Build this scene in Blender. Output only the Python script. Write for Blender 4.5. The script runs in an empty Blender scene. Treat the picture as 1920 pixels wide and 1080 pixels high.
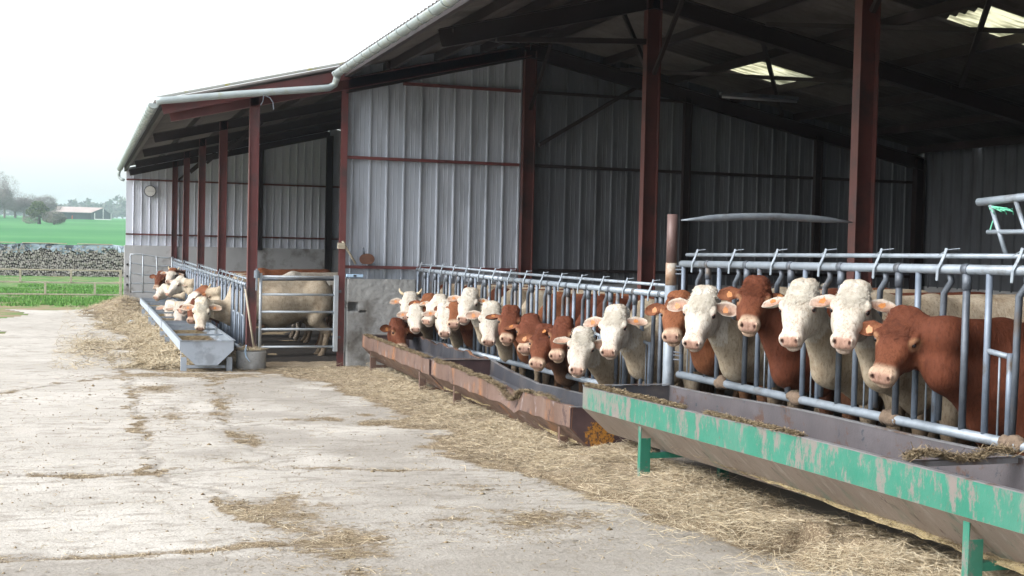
import bpy, math, random
import numpy as np
from mathutils import Vector, Matrix
random.seed(7); rng = np.random.default_rng(7)
R_ = math.radians
SC = bpy.context.scene
COL = SC.collection
# ------------------------------------------------------------------ camera
F = 2400.0
yaw, roll, pitch = math.atan(804/2400), math.atan(0.0235), math.atan(78/2400)
fwd = np.array([math.sin(yaw)*math.cos(pitch), math.cos(yaw)*math.cos(pitch), -math.sin(pitch)])
r0 = np.array([math.cos(yaw), -math.sin(yaw), 0.0]); u0 = np.cross(r0, fwd)
CR = r0*math.cos(roll)+u0*math.sin(roll); CU = u0*math.cos(roll)-r0*math.sin(roll)
cam_d = bpy.data.cameras.new('camera'); cam = bpy.data.objects.new('camera', cam_d); COL.objects.link(cam)
cam_d.sensor_width = 36; cam_d.lens = 36*F/1920; cam_d.clip_start = .1; cam_d.clip_end = 9000
cam.matrix_world = Matrix([[CR[0], CU[0], -fwd[0], 0], [CR[1], CU[1], -fwd[1], 0], [CR[2], CU[2], -fwd[2], 0], [0, 0, 0, 1]])
SC.camera = cam
def ray(x, y): return fwd*F + CR*(x-960) - CU*(y-540)
def onX(x, y, X): r = ray(x, y); return r*(X/r[0])
def onY(x, y, Y): r = ray(x, y); return r*(Y/r[1])
# ------------------------------------------------------------------ world, sun, exposure
W = bpy.data.worlds.new('World'); SC.world = W; W.use_nodes = True
nt = W.node_tree; nt.nodes.clear()
sky = nt.nodes.new('ShaderNodeTexSky'); sky.sky_type = 'NISHITA'; sky.sun_disc = False
SUN_EL, SUN_AZ = R_(38), R_(-98)        # azimuth measured from +Y towards +X
sky.sun_elevation = SUN_EL; sky.sun_rotation = SUN_AZ; sky.air_density = 1.2; sky.dust_density = 3.0; sky.ozone_density = 1.0
bw = nt.nodes.new('ShaderNodeHueSaturation'); bw.inputs['Saturation'].default_value = .20
bg = nt.nodes.new('ShaderNodeBackground'); bg.inputs['Strength'].default_value = .15
wo = nt.nodes.new('ShaderNodeOutputWorld')
nt.links.new(sky.outputs[0], bw.inputs['Color']); nt.links.new(bw.outputs[0], bg.inputs[0]); nt.links.new(bg.outputs[0], wo.inputs[0])
sl = bpy.data.lights.new('sun', 'SUN'); sl.energy = 0.85; sl.angle = R_(25); sl.color = (1, .98, .955)
so = bpy.data.objects.new('sun', sl); COL.objects.link(so)
sd_ = Vector((math.sin(SUN_AZ)*math.cos(SUN_EL), math.cos(SUN_AZ)*math.cos(SUN_EL), math.sin(SUN_EL)))
so.rotation_euler = sd_.to_track_quat('Z', 'Y').to_euler()
vs = SC.view_settings; vs.view_transform = 'Standard'; vs.look = 'None'; vs.gamma = 1; vs.exposure = 1.42
SC.cycles.max_bounces = 8; SC.cycles.diffuse_bounces = 4; SC.cycles.volume_bounces = 1

# ------------------------------------------------------------------ materials
def mat(name, c1, c2=None, rough=.6, metal=0., scale=4., c3=None, s3=1.2, t3=(.55, .65), stretch=(1, 1, 1), bump=0., bscale=60., attr=None, detail=6., spec=None, extra=None, bstretch=None):
    m = bpy.data.materials.new(name); m.use_nodes = True
    n = m.node_tree.nodes; l = m.node_tree.links
    b = n['Principled BSDF']; b.inputs['Roughness'].default_value = rough; b.inputs['Metallic'].default_value = metal
    if spec is not None: b.inputs['Specular IOR Level'].default_value = spec
    tc = n.new('ShaderNodeTexCoord'); mp = n.new('ShaderNodeMapping'); mp.inputs['Scale'].default_value = stretch
    l.new(tc.outputs['Object'], mp.inputs[0])
    def noise(sc, vec=mp, det=detail, ro=.6):
        t = n.new('ShaderNodeTexNoise'); t.inputs['Scale'].default_value = sc; t.inputs['Detail'].default_value = det; t.inputs['Roughness'].default_value = ro
        l.new(vec.outputs[0], t.inputs['Vector']); return t
    def ramp(src, a, b_):
        r = n.new('ShaderNodeMapRange'); r.inputs['From Min'].default_value = a; r.inputs['From Max'].default_value = b_; l.new(src, r.inputs['Value']); return r.outputs[0]
    def mix(f, a, b_, mode='MIX'):
        x = n.new('ShaderNodeMix'); x.data_type = 'RGBA'; x.blend_type = mode
        for s, v in ((x.inputs[0], f), (x.inputs[6], a), (x.inputs[7], b_)):
            if isinstance(v, bpy.types.NodeSocket): l.new(v, s)
            elif isinstance(v, (int, float)): s.default_value = v
            else: s.default_value = (*v, 1)
        return x.outputs[2]
    base = c1
    if attr:
        a = n.new('ShaderNodeAttribute'); a.attribute_name = attr; base = a.outputs['Color']
        base = mix(ramp(noise(scale).outputs[0], .3, .7), base, mix(1., base, c2 or (.75, .7, .66), 'MULTIPLY'))
    elif c2: base = mix(ramp(noise(scale).outputs[0], .3, .7), c1, c2)
    if c3: base = mix(ramp(noise(s3).outputs[0], *t3), base, c3)
    if extra: base = extra(n, l, noise, ramp, mix, base, tc)
    if isinstance(base, bpy.types.NodeSocket): l.new(base, b.inputs['Base Color'])
    else: b.inputs['Base Color'].default_value = (*base, 1)
    if bump:
        vec = mp
        if bstretch:
            vec = n.new('ShaderNodeMapping'); vec.inputs['Scale'].default_value = bstretch; l.new(tc.outputs['Object'], vec.inputs[0])
        bn = n.new('ShaderNodeBump'); bn.inputs['Strength'].default_value = min(1, bump); bn.inputs['Distance'].default_value = .01
        l.new(noise(bscale, vec).outputs[0], bn.inputs['Height']); l.new(bn.outputs[0], b.inputs['Normal'])
    return m
M = {}
M['galv'] = mat('galvanised', (.20, .235, .275), (.29, .335, .385), .5, .25, 9, c3=(.11, .10, .09), s3=3.5, t3=(.58, .75), bump=.15, bscale=90)
M['galv_bar'] = mat('barrier_tube', (.115, .145, .19), (.19, .23, .29), .5, .2, 7, c3=(.09, .075, .06), s3=5, t3=(.58, .7), bump=.15)
M['galv_dark'] = mat('worn_steel', (.065, .075, .092), (.14, .165, .20), .48, .25, 8, c3=(.10, .08, .065), s3=4, t3=(.55, .7), bump=.15)
M['galv_light'] = mat('new_galvanised', (.30, .34, .38), (.38, .42, .46), .5, .2, 6, c3=(.35, .36, .36), s3=8, t3=(.55, .7))
M['gutter'] = mat('gutter_zinc', (.29, .34, .35), (.38, .43, .44), .5, .2, 5, c3=(.30, .33, .27), s3=7, t3=(.56, .68))
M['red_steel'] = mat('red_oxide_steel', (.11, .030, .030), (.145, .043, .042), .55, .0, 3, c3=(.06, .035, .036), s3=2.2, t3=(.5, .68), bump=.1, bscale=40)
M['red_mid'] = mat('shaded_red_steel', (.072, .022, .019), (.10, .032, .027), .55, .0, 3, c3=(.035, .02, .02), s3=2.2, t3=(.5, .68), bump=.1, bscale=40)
M['red_dark'] = mat('dark_red_steel', (.014, .008, .008), (.022, .013, .013), .6, .0, 3, c3=(.02, .016, .016), s3=2.2)  # near-black tone of the red steel, for roof frame and inner members
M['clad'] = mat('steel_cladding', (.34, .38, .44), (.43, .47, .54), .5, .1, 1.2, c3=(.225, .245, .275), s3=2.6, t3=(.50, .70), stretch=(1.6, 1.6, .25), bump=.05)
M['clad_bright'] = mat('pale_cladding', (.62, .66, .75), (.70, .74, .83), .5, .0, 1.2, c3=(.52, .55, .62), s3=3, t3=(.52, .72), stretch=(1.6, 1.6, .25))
M['clad_shade'] = mat('shaded_cladding', (.115, .126, .145), (.155, .168, .19), .5, .1, 1.2, c3=(.08, .083, .09), s3=2.2, t3=(.5, .7), stretch=(1.6, 1.6, .25))  # darker copy of the cladding, interior shade put into its colour
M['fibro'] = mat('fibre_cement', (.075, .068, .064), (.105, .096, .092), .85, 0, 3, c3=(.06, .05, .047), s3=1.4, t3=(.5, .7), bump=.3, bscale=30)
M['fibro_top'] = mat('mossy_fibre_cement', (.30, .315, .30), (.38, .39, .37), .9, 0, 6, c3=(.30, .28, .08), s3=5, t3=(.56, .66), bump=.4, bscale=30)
def conc_extra(n, l, noise, ramp, mix, base, tc):
    return mix(ramp(noise(35, det=3.).outputs[0], .62, .75), base, (.12, .115, .11))
M['wall_conc'] = mat('rough_concrete', (.26, .27, .275), (.37, .375, .37), .9, 0, 2.2, c3=(.135, .128, .118), s3=1.5, t3=(.52, .66), bump=1.0, bscale=14, extra=conc_extra)
M['conc_smooth'] = mat('smooth_concrete', (.40, .41, .425), (.48, .49, .505), .85, 0, 1.5, c3=(.22, .21, .20), s3=1.1, bump=.2, bscale=20)
def rust_extra(n, l, noise, ramp, mix, base, tc):
    b = mix(ramp(noise(7, det=9., ro=.75).outputs[0], .54, .62), base, (.055, .032, .03))
    return mix(ramp(noise(4.2, det=8., ro=.7).outputs[0], .58, .66), b, (.27, .23, .235))
M['rust'] = mat('rusty_trough_steel', (.095, .052, .037), (.175, .118, .096), .65, .1, 3.5, c3=(.27, .115, .042), s3=3.4, t3=(.54, .66), stretch=(1, .9, .45), bump=.5, bscale=18, extra=rust_extra)
def endp(n, l, noise, ramp, mix, base, tc):
    d = n.new('ShaderNodeVectorMath'); d.operation = 'DISTANCE'; l.new(tc.outputs['Object'], d.inputs[0]); d.inputs[1].default_value = (.30, -5.0, -.24)
    ma = n.new('ShaderNodeMath'); ma.operation = 'SUBTRACT'; ma.inputs[0].default_value = .45
    mb = n.new('ShaderNodeMath'); mb.operation = 'MULTIPLY'; mb.inputs[1].default_value = 4.; l.new(d.outputs['Value'], mb.inputs[0]); l.new(mb.outputs[0], ma.inputs[1])
    mc = n.new('ShaderNodeMath'); mc.operation = 'ADD'; l.new(ma.outputs[0], mc.inputs[0]); l.new(noise(22).outputs[0], mc.inputs[1])
    b2 = mix(ramp(noise(30, det=6., ro=.8).outputs[0], .50, .54), (.42, .19, .03), (.10, .05, .03))
    return mix(ramp(mc.outputs[0], .40, .46), base, b2)
M['rust_end'] = mat('rusty_end_plate', (.05, .03, .035), (.10, .06, .06), .6, .1, 4, bump=.3, extra=endp)
M['rust_in'] = mat('trough_inside_steel', (.040, .042, .052), (.075, .078, .092), .5, .2, 2.5, c3=(.12, .105, .10), s3=2, t3=(.5, .7), bump=.2)
def green_extra(n, l, noise, ramp, mix, base, tc):
    m2 = n.new('ShaderNodeMapping'); m2.inputs['Scale'].default_value = (1, 2.0, .8); l.new(tc.outputs['Object'], m2.inputs[0])
    sx = n.new('ShaderNodeSeparateXYZ'); l.new(tc.outputs['Object'], sx.inputs[0])
    def add(a, b):
        q = n.new('ShaderNodeMath'); q.operation = 'ADD'
        for s_, v in zip(q.inputs, (a, b)):
            if isinstance(v, float): s_.default_value = v
            else: l.new(v, s_)
        return q.outputs[0]
    def mul(a, v): q = n.new('ShaderNodeMath'); q.operation = 'MULTIPLY'; l.new(a, q.inputs[0]); q.inputs[1].default_value = v; return q.outputs[0]
    w = add(noise(3.4, m2, 10., .80).outputs[0], mul(noise(.9, det=2.).outputs[0], .35))       # chipped paint, more at the far end
    w = add(w, mul(sx.outputs[1], .004))
    b = mix(ramp(w, .665, .72), base, (.175, .150, .140))
    m3 = n.new('ShaderNodeMapping'); m3.inputs['Scale'].default_value = (1, 7, .9); m3.inputs['Rotation'].default_value = (.5, 0, 0); l.new(tc.outputs['Object'], m3.inputs[0])
    b = mix(ramp(noise(5.0, m3, 9., .8).outputs[0], .61, .64), b, (.20, .19, .18))
    b = mix(mul(ramp(noise(1.2, det=7., ro=.7).outputs[0], .45, .7), .45), b, (.10, .20, .16))
    return mix(ramp(noise(11.0, m2, 9., .8).outputs[0], .60, .66), b, (.12, .075, .065))
M['green'] = mat('green_paint_worn', (.014, .142, .094), (.028, .178, .123), .45, 0, 4, bump=.15, bscale=30, extra=green_extra)
def low_extra(n, l, noise, ramp, mix, base, tc):
    m3 = n.new('ShaderNodeMapping'); m3.inputs['Scale'].default_value = (1, 3, .7); m3.inputs['Rotation'].default_value = (.6, 0, 0); l.new(tc.outputs['Object'], m3.inputs[0])
    b = mix(ramp(noise(4.0, m3, 9., .75).outputs[0], .52, .68), base, (.31, .28, .25))
    return mix(ramp(noise(6.0, det=9., ro=.75).outputs[0], .58, .66), b, (.075, .05, .04))
M['green_low'] = mat('scraped_steel', (.185, .150, .128), (.25, .21, .185), .6, .1, 2.2, c3=(.10, .16, .125), s3=3.0, t3=(.55, .7), stretch=(1, 2, .6), bump=.2, extra=low_extra)
def in2(n, l, noise, ramp, mix, base, tc):
    base = mix(ramp(noise(5, det=9., ro=.75).outputs[0], .56, .62), base, (.10, .062, .05))
    return mix(ramp(noise(6, det=9., ro=.75).outputs[0], .60, .64), base, (.035, .05, .065))
M['green_in'] = mat('scraped_inside_steel', (.078, .072, .080), (.12, .108, .115), .55, .15, 2.0, c3=(.12, .11, .12), s3=1.6, bump=.2, extra=in2)
M['rim'] = mat('dull_steel_rim', (.16, .16, .17), (.25, .25, .26), .5, .3, 5, c3=(.13, .09, .07), s3=3)
M['silver'] = mat('silver_trough', (.32, .37, .44), (.38, .43, .50), .5, .15, 2.5, c3=(.26, .295, .34), s3=3)
def hair(n, l, noise, ramp, mix, base, tc):
    m2 = n.new('ShaderNodeMapping'); m2.inputs['Scale'].default_value = (1, 1, .35); l.new(tc.outputs['Object'], m2.inputs[0])
    return mix(ramp(noise(60, m2, 6., .75).outputs[0], .50, .66), base, mix(1., base, (.60, .54, .48), 'MULTIPLY'))
M['cow'] = mat('cow_coat', None, (.74, .69, .63), .8, 0, 9, attr='coat', bump=.7, bscale=55, detail=8., spec=.2, bstretch=(1, 1, .4), extra=hair)
M['hair_white'] = mat('white_hair', (.55, .525, .465), (.37, .33, .26), .7, 0, 30, spec=.2)
M['hair_brown'] = mat('russet_hair', (.15, .047, .022), (.06, .018, .010), .7, 0, 30, spec=.2)
M['hair_grey'] = mat('grey_hair', (.33, .28, .23), (.24, .20, .17), .8, 0, 30, spec=.2)
M['eye'] = mat('wet_eye', (.012, .008, .008), rough=.08)
M['tag'] = mat('orange_tag', (.47, .20, .065), (.34, .13, .04), .5, 0, 45)
M['horn'] = mat('horn', (.62, .52, .36), (.45, .36, .22), .5, 0, 12)
M['wood'] = mat('weathered_wood', (.33, .29, .22), (.44, .395, .31), .85, 0, 6, stretch=(.5, 4, 4), bump=.3)
M['log'] = mat('cut_logs', (.30, .275, .255), (.42, .39, .365), .9, 0, 3, c3=(.20, .17, .15), s3=5)
M['tarp'] = mat('tarpaulin', (.20, .27, .34), (.42, .50, .58), .4, 0, 1.2, c3=(.06, .07, .09), s3=1.6, t3=(.5, .56))
M['bark'] = mat('bark', (.10, .09, .085), (.16, .14, .13), .9)
M['twig'] = mat('bare_twigs', (.17, .145, .14), (.23, .20, .19), .9, scale=.3)
M['bush'] = mat('evergreen_leaves', (.05, .08, .025), (.11, .13, .035), .8, scale=.8)
M['bush_grey'] = mat('leafless_bush', (.17, .155, .135), (.23, .21, .18), .9, scale=.5)
M['woods'] = mat('far_wood', (.07, .085, .06), (.11, .11, .09), .9, scale=.02)
M['white_paint'] = mat('white_paint', (.75, .75, .74), rough=.5)
M['black'] = mat('black_plastic', (.02, .02, .02), rough=.4)
M['rope'] = mat('green_twine', (.10, .42, .28), (.16, .5, .35), .8)
M['brownpipe'] = mat('brown_painted_tube', (.12, .075, .07), (.17, .11, .10), .5, .1, 5, c3=(.22, .20, .19), s3=6, t3=(.6, .7))
M['rustpipe'] = mat('rusted_tube', (.36, .27, .20), (.22, .12, .07), .7, .1, 12, c3=(.40, .37, .33), s3=5)
M['tube'] = mat('neon_tube', (.35, .36, .38), rough=.3)
M['straw'] = mat('straw', (.47, .39, .265), (.34, .275, .18), .8, 0, .9, c3=(.58, .515, .39), s3=25, t3=(.5, .6), spec=.25)
M['straw_brown'] = mat('old_straw', (.21, .160, .10), (.30, .245, .155), .85, 0, .9, c3=(.14, .10, .06), s3=25, t3=(.5, .6), spec=.2)
def litter(n, l, noise, ramp, mix, base, tc):
    m2 = n.new('ShaderNodeMapping'); m2.inputs['Rotation'].default_value = (0, 0, .6); m2.inputs['Scale'].default_value = (1, 4, 1); l.new(tc.outputs['Object'], m2.inputs[0])
    m3 = n.new('ShaderNodeMapping'); m3.inputs['Rotation'].default_value = (0, 0, -.7); m3.inputs['Scale'].default_value = (4, 1, 1); l.new(tc.outputs['Object'], m3.inputs[0])
    b = mix(ramp(noise(55, m2, 4.).outputs[0], .52, .66), base, (.40, .34, .225))
    b = mix(ramp(noise(60, m3, 4.).outputs[0], .54, .66), b, (.36, .30, .20))
    return mix(ramp(noise(70, det=3.).outputs[0], .56, .68), b, (.085, .062, .038))
M['litter'] = mat('straw_litter', (.235, .175, .110), (.33, .258, .168), .9, 0, 1.6, c3=(.15, .112, .068), s3=1.1, t3=(.5, .62), bump=1., bscale=45, extra=litter)
def litter_banked(n, l, noise, ramp, mix, base, tc):
    a = n.new('ShaderNodeAttribute'); a.attribute_name = 'cover'; sp = n.new('ShaderNodeSeparateColor'); l.new(a.outputs['Color'], sp.inputs[0])
    ad = n.new('ShaderNodeMath'); ad.operation = 'MULTIPLY_ADD'; ad.inputs[1].default_value = .5; l.new(noise(3.5, det=7.).outputs[0], ad.inputs[0]); l.new(sp.outputs[0], ad.inputs[2])
    return litter(n, l, noise, ramp, mix, mix(ramp(ad.outputs[0], 1.10, 1.28), (.125, .088, .054), base), tc)
M['bank'] = mat('banked_straw', (.22, .17, .115), (.31, .25, .175), .9, 0, 1.6, c3=(.15, .112, .072), s3=1.1, t3=(.5, .62), bump=1., bscale=45, extra=litter_banked)
M['silage'] = mat('silage', (.20, .155, .07), (.32, .25, .12), .9, 0, 8, bump=1., bscale=60, extra=litter)
M['mud'] = mat('dried_mud', (.12, .085, .06), (.19, .14, .10), .95, 0, 30, bump=1., bscale=60)
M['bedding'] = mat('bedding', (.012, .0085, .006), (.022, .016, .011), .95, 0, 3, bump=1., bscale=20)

def skylight_mat():
    m = bpy.data.materials.new('translucent_sheet'); m.use_nodes = True; n = m.node_tree.nodes; l = m.node_tree.links
    out = n['Material Output']; b = n['Principled BSDF']; b.inputs['Base Color'].default_value = (.6, .6, .5, 1)
    tr = n.new('ShaderNodeBsdfTranslucent'); mx = n.new('ShaderNodeMixShader'); mx.inputs[0].default_value = .9
    tc = n.new('ShaderNodeTexCoord'); nz = n.new('ShaderNodeTexNoise'); nz.inputs['Scale'].default_value = 4; nz.inputs['Detail'].default_value = 6
    cr = n.new('ShaderNodeValToRGB'); cr.color_ramp.elements[0].color = (.42, .42, .32, 1); cr.color_ramp.elements[1].color = (.85, .84, .70, 1); cr.color_ramp.elements[0].position = .38; cr.color_ramp.elements[1].position = .55
    mp = n.new('ShaderNodeMapping'); mp.inputs['Scale'].default_value = (.5, 5, 1); l.new(tc.outputs['Object'], mp.inputs[0]); l.new(mp.outputs[0], nz.inputs['Vector']); l.new(nz.outputs[0], cr.inputs[0]); l.new(cr.outputs[0], tr.inputs[0])
    l.new(b.outputs[0], mx.inputs[1]); l.new(tr.outputs[0], mx.inputs[2]); l.new(mx.outputs[0], out.inputs[0]); return m
M['skylight'] = skylight_mat()

# ------------------------------------------------------------------ mesh helpers
def mesh_np(name, V, Fc, smooth=False):
    me = bpy.data.meshes.new(name)
    V = np.asarray(V, dtype=np.float32)
    if isinstance(Fc, np.ndarray) and Fc.ndim == 2:
        k = Fc.shape[1]; me.vertices.add(len(V)); me.vertices.foreach_set('co', V.ravel())
        me.loops.add(Fc.size); me.loops.foreach_set('vertex_index', Fc.astype(np.int32).ravel())
        me.polygons.add(len(Fc)); me.polygons.foreach_set('loop_start', np.arange(0, Fc.size, k, dtype=np.int32))
        me.update(calc_edges=True); me.validate()
    else:
        me.from_pydata(V.tolist(), [], Fc); me.update()
    if smooth: me.polygons.foreach_set('use_smooth', [True]*len(me.polygons))
    return me
def link(name, me, m=None, parent=None, loc=None):
    if m: me.materials.append(M[m] if isinstance(m, str) else m)
    o = bpy.data.objects.new(name, me); COL.objects.link(o)
    if parent: o.parent = parent
    if loc is not None: o.location = loc
    return o
def tag(o, label=None, cat=None, group=None, kind=None):
    if label: o['label'] = label
    if cat: o['category'] = cat
    if group: o['group'] = group
    if kind: o['kind'] = kind
    return o
def thing(name, label, cat, loc=(0, 0, 0), group=None):
    o = bpy.data.objects.new(name, None); COL.objects.link(o); o.location = loc; o.empty_display_size = .1
    return tag(o, label, cat, group)
class MB:
    def __init__(s, org=(0, 0, 0)): s.v = []; s.f = []; s.o = np.array(org, float)
    def add(s, V, Fc):
        b = len(s.v); s.v += [tuple(np.asarray(p, float)-s.o) for p in V]; s.f += [tuple(i+b for i in f) for f in Fc]; return s
    def box(s, a, b):
        x0, y0, z0 = a; x1, y1, z1 = b
        return s.add([(x0, y0, z0), (x1, y0, z0), (x1, y1, z0), (x0, y1, z0), (x0, y0, z1), (x1, y0, z1), (x1, y1, z1), (x0, y1, z1)],
                     [(0, 3, 2, 1), (4, 5, 6, 7), (0, 1, 5, 4), (1, 2, 6, 5), (2, 3, 7, 6), (3, 0, 4, 7)])
    def beam(s, p, q, w, h, up=(0, 0, 1)):       # rectangular bar from p to q
        p, q = np.array(p, float), np.array(q, float); d = (q-p)/np.linalg.norm(q-p); u = np.array(up, float)
        a = np.cross(d, u); a /= np.linalg.norm(a); b = np.cross(a, d)
        V = [e+sx*a*w/2+sy*b*h/2 for e in (p, q) for sx, sy in ((-1, -1), (1, -1), (1, 1), (-1, 1))]
        return s.add(V, [(0, 1, 2, 3), (7, 6, 5, 4), (0, 4, 5, 1), (1, 5, 6, 2), (2, 6, 7, 3), (3, 7, 4, 0)])
    def ibeam(s, p, q, b, h, up, t=.012, tw=.009):  # h along up, b across
        p, q = np.array(p, float), np.array(q, float); u = np.array(up, float); u /= np.linalg.norm(u)
        s.beam(p+u*(h-t)/2, q+u*(h-t)/2, b, t, u); s.beam(p-u*(h-t)/2, q-u*(h-t)/2, b, t, u); s.beam(p, q, tw, h-2*t, u); return s
    def tube(s, pts, r, n=10, cap=True):
        pts = [np.array(p, float) for p in pts]; m = len(pts); rs = r if hasattr(r, '__len__') else [r]*m
        b = len(s.v); prev = None
        for i, p in enumerate(pts):
            d = (pts[min(i+1, m-1)]-pts[max(i-1, 0)]); d /= np.linalg.norm(d)
            if prev is None:
                a = np.cross(d, (0, 0, 1)) if abs(d[2]) < .9 else np.cross(d, (0, 1, 0))
            else: a = prev-d*(prev@d)
            a /= np.linalg.norm(a); prev = a; c = np.cross(d, a)
            for k in range(n):
                t = 2*math.pi*k/n; s.v.append(tuple(p+rs[i]*(a*math.cos(t)+c*math.sin(t))-s.o))
        for i in range(m-1):
            for k in range(n):
                k2 = (k+1) % n; s.f.append((b+i*n+k, b+i*n+k2, b+(i+1)*n+k2, b+(i+1)*n+k))
        if cap: s.f.append(tuple(b+k for k in range(n))[::-1]); s.f.append(tuple(b+(m-1)*n+k for k in range(n)))
        return s
    def prism(s, poly, axis, a, b):     # poly in the two other axes, extruded along axis
        n = len(poly)
        def P(u, v, w): return {'x': (w, u, v), 'y': (u, w, v), 'z': (u, v, w)}[axis]
        V = [P(u, v, a) for u, v in poly]+[P(u, v, b) for u, v in poly]
        Fc = [tuple(range(n))[::-1], tuple(range(n, 2*n))]+[(i, (i+1) % n, n+(i+1) % n, n+i) for i in range(n)]
        return s.add(V, Fc)
    def build(s, name, m, parent=None, smooth=False, bevel=0, loc=None):
        me = bpy.data.meshes.new(name); me.from_pydata(s.v, [], s.f); me.update()
        if smooth:
            me.polygons.foreach_set('use_smooth', [len(f) < 5 for f in s.f]); 
        o = link(name, me, m, parent, loc)
        if bevel:
            bv = o.modifiers.new('bevel', 'BEVEL'); bv.width = bevel; bv.segments = 2; bv.limit_method = 'ANGLE'
        return o
def vnoise(p, seed=0):   # cheap smooth value noise on (N,3)
    p = np.asarray(p, float); i = np.floor(p).astype(np.int64); f = p-i; f = f*f*(3-2*f)
    def h(ix, iy, iz):
        n = (ix*374761393+iy*668265263+iz*2147483647+seed*974711) & 0xffffffff
        n = ((n ^ (n >> 13))*1274126177) & 0xffffffff; return ((n ^ (n >> 16)) & 0xffff)/65535.
    r = 0
    for dx in (0, 1):
        for dy in (0, 1):
            for dz in (0, 1):
                w = (f[:, 0] if dx else 1-f[:, 0])*(f[:, 1] if dy else 1-f[:, 1])*(f[:, 2] if dz else 1-f[:, 2])
                r = r+w*h(i[:, 0]+dx, i[:, 1]+dy, i[:, 2]+dz)
    return r
def fbm(p, seed=0, o=4):
    p = np.asarray(p, float); r = 0; a = .5
    for k in range(o): r = r+a*vnoise(p*2**k, seed+k); a *= .5
    return r/(1-.5**o)

# ------------------------------------------------------------------ ground
GY = [-40, 22, 40, 52, 84, 110, 200, 350, 450, 600, 1000, 1600, 6000]
GZ = [-1.26, -2.097, -2.24, -2.36, -2.5, -2.5, -1.2, 2.9, 5.6, 7.6, 14, 20, 20]
def gz(Y): return np.interp(Y, GY, GZ)
ys = np.unique(np.concatenate([GY[1:5], np.arange(-40, 120, 4.), np.arange(120, 620, 15.), np.arange(620, 6001, 200.)]))
xs = np.unique(np.concatenate([np.arange(-60, 61, 6.), np.arange(-2400, 2401, 100.)]))
X, Y = np.meshgrid(xs, ys); Z = gz(Y)
nx, ny = len(xs), len(ys)
idx = np.arange(nx*ny).reshape(ny, nx)
Q = np.stack([idx[:-1, :-1], idx[:-1, 1:], idx[1:, 1:], idx[1:, :-1]], -1).reshape(-1, 4)
def grass_extra(n, l, noise, ramp, mix, base, tc):
    sx = n.new('ShaderNodeSeparateXYZ'); l.new(tc.outputs['Object'], sx.inputs[0])
    near = mix(ramp(noise(1.3, det=8.).outputs[0], .40, .62), (.065, .15, .045), (.15, .235, .085))
    near = mix(ramp(noise(.35, det=5.).outputs[0], .56, .66), near, (.24, .19, .12))
    near = mix(ramp(sx.outputs[1], 50, 44), near, mix(ramp(noise(1.0, det=6.).outputs[0], .46, .58), (.24, .19, .12), (.11, .20, .06)))
    far = mix(ramp(noise(.02, det=6.).outputs[0], .4, .6), (.045, .18, .06), (.075, .23, .08))
    return mix(ramp(sx.outputs[1], 84, 88), near, far)
M['ground'] = mat('meadow', (.1, .2, .05), rough=1., bump=.6, bscale=8, extra=grass_extra, spec=.1)
g = link('ground', mesh_np('ground', np.stack([X.ravel(), Y.ravel(), Z.ravel()], 1), Q, True), 'ground'); tag(g, kind='structure')

def seg_d(X, Y, pts):
    d = np.full(X.shape, 1e9)
    for (ax, ay), (bx, by) in zip(pts[:-1], pts[1:]):
        vx, vy = bx-ax, by-ay; t = np.clip(((X-ax)*vx+(Y-ay)*vy)/(vx*vx+vy*vy), 0, 1)
        d = np.minimum(d, np.hypot(X-ax-t*vx, Y-ay-t*vy))
    return d
ss = lambda a, b, x: (lambda t: t*t*(3-2*t))(np.clip((x-a)/(b-a), 0, 1))
JO = [[(-12, 15.2), (-.96, 16.85), (.56, 19.5), (1.89, 19.84), (4.2, 20.2)],
      [(1.4, 44), (.2, 30), (.61, 20), (.57, 12.1), (.56, 9.84), (1.05, 8.15), (1.33, 7.2), (1.5, 4)],
      [(1.89, 19.84), (1.43, 13.3), (1.44, 10.5), (1.24, 9.96)], [(1.43, 12.81), (3.1, 13.5)],
      [(-9, 11.2), (.56, 9.84), (1.24, 9.96), (2.2, 9.6), (3.34, 9.34), (4.5, 9.2)], [(-9, 6.9), (-.4, 6.97), (1.6, 7.15)], [(-12, 27), (.3, 28.5)]]
def old(X, Y):      # measured layout was taken on a slightly different slope
    s = np.maximum((1.8-.0135*Y)/1.5, 1.0); return X/s, Y/s
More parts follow.
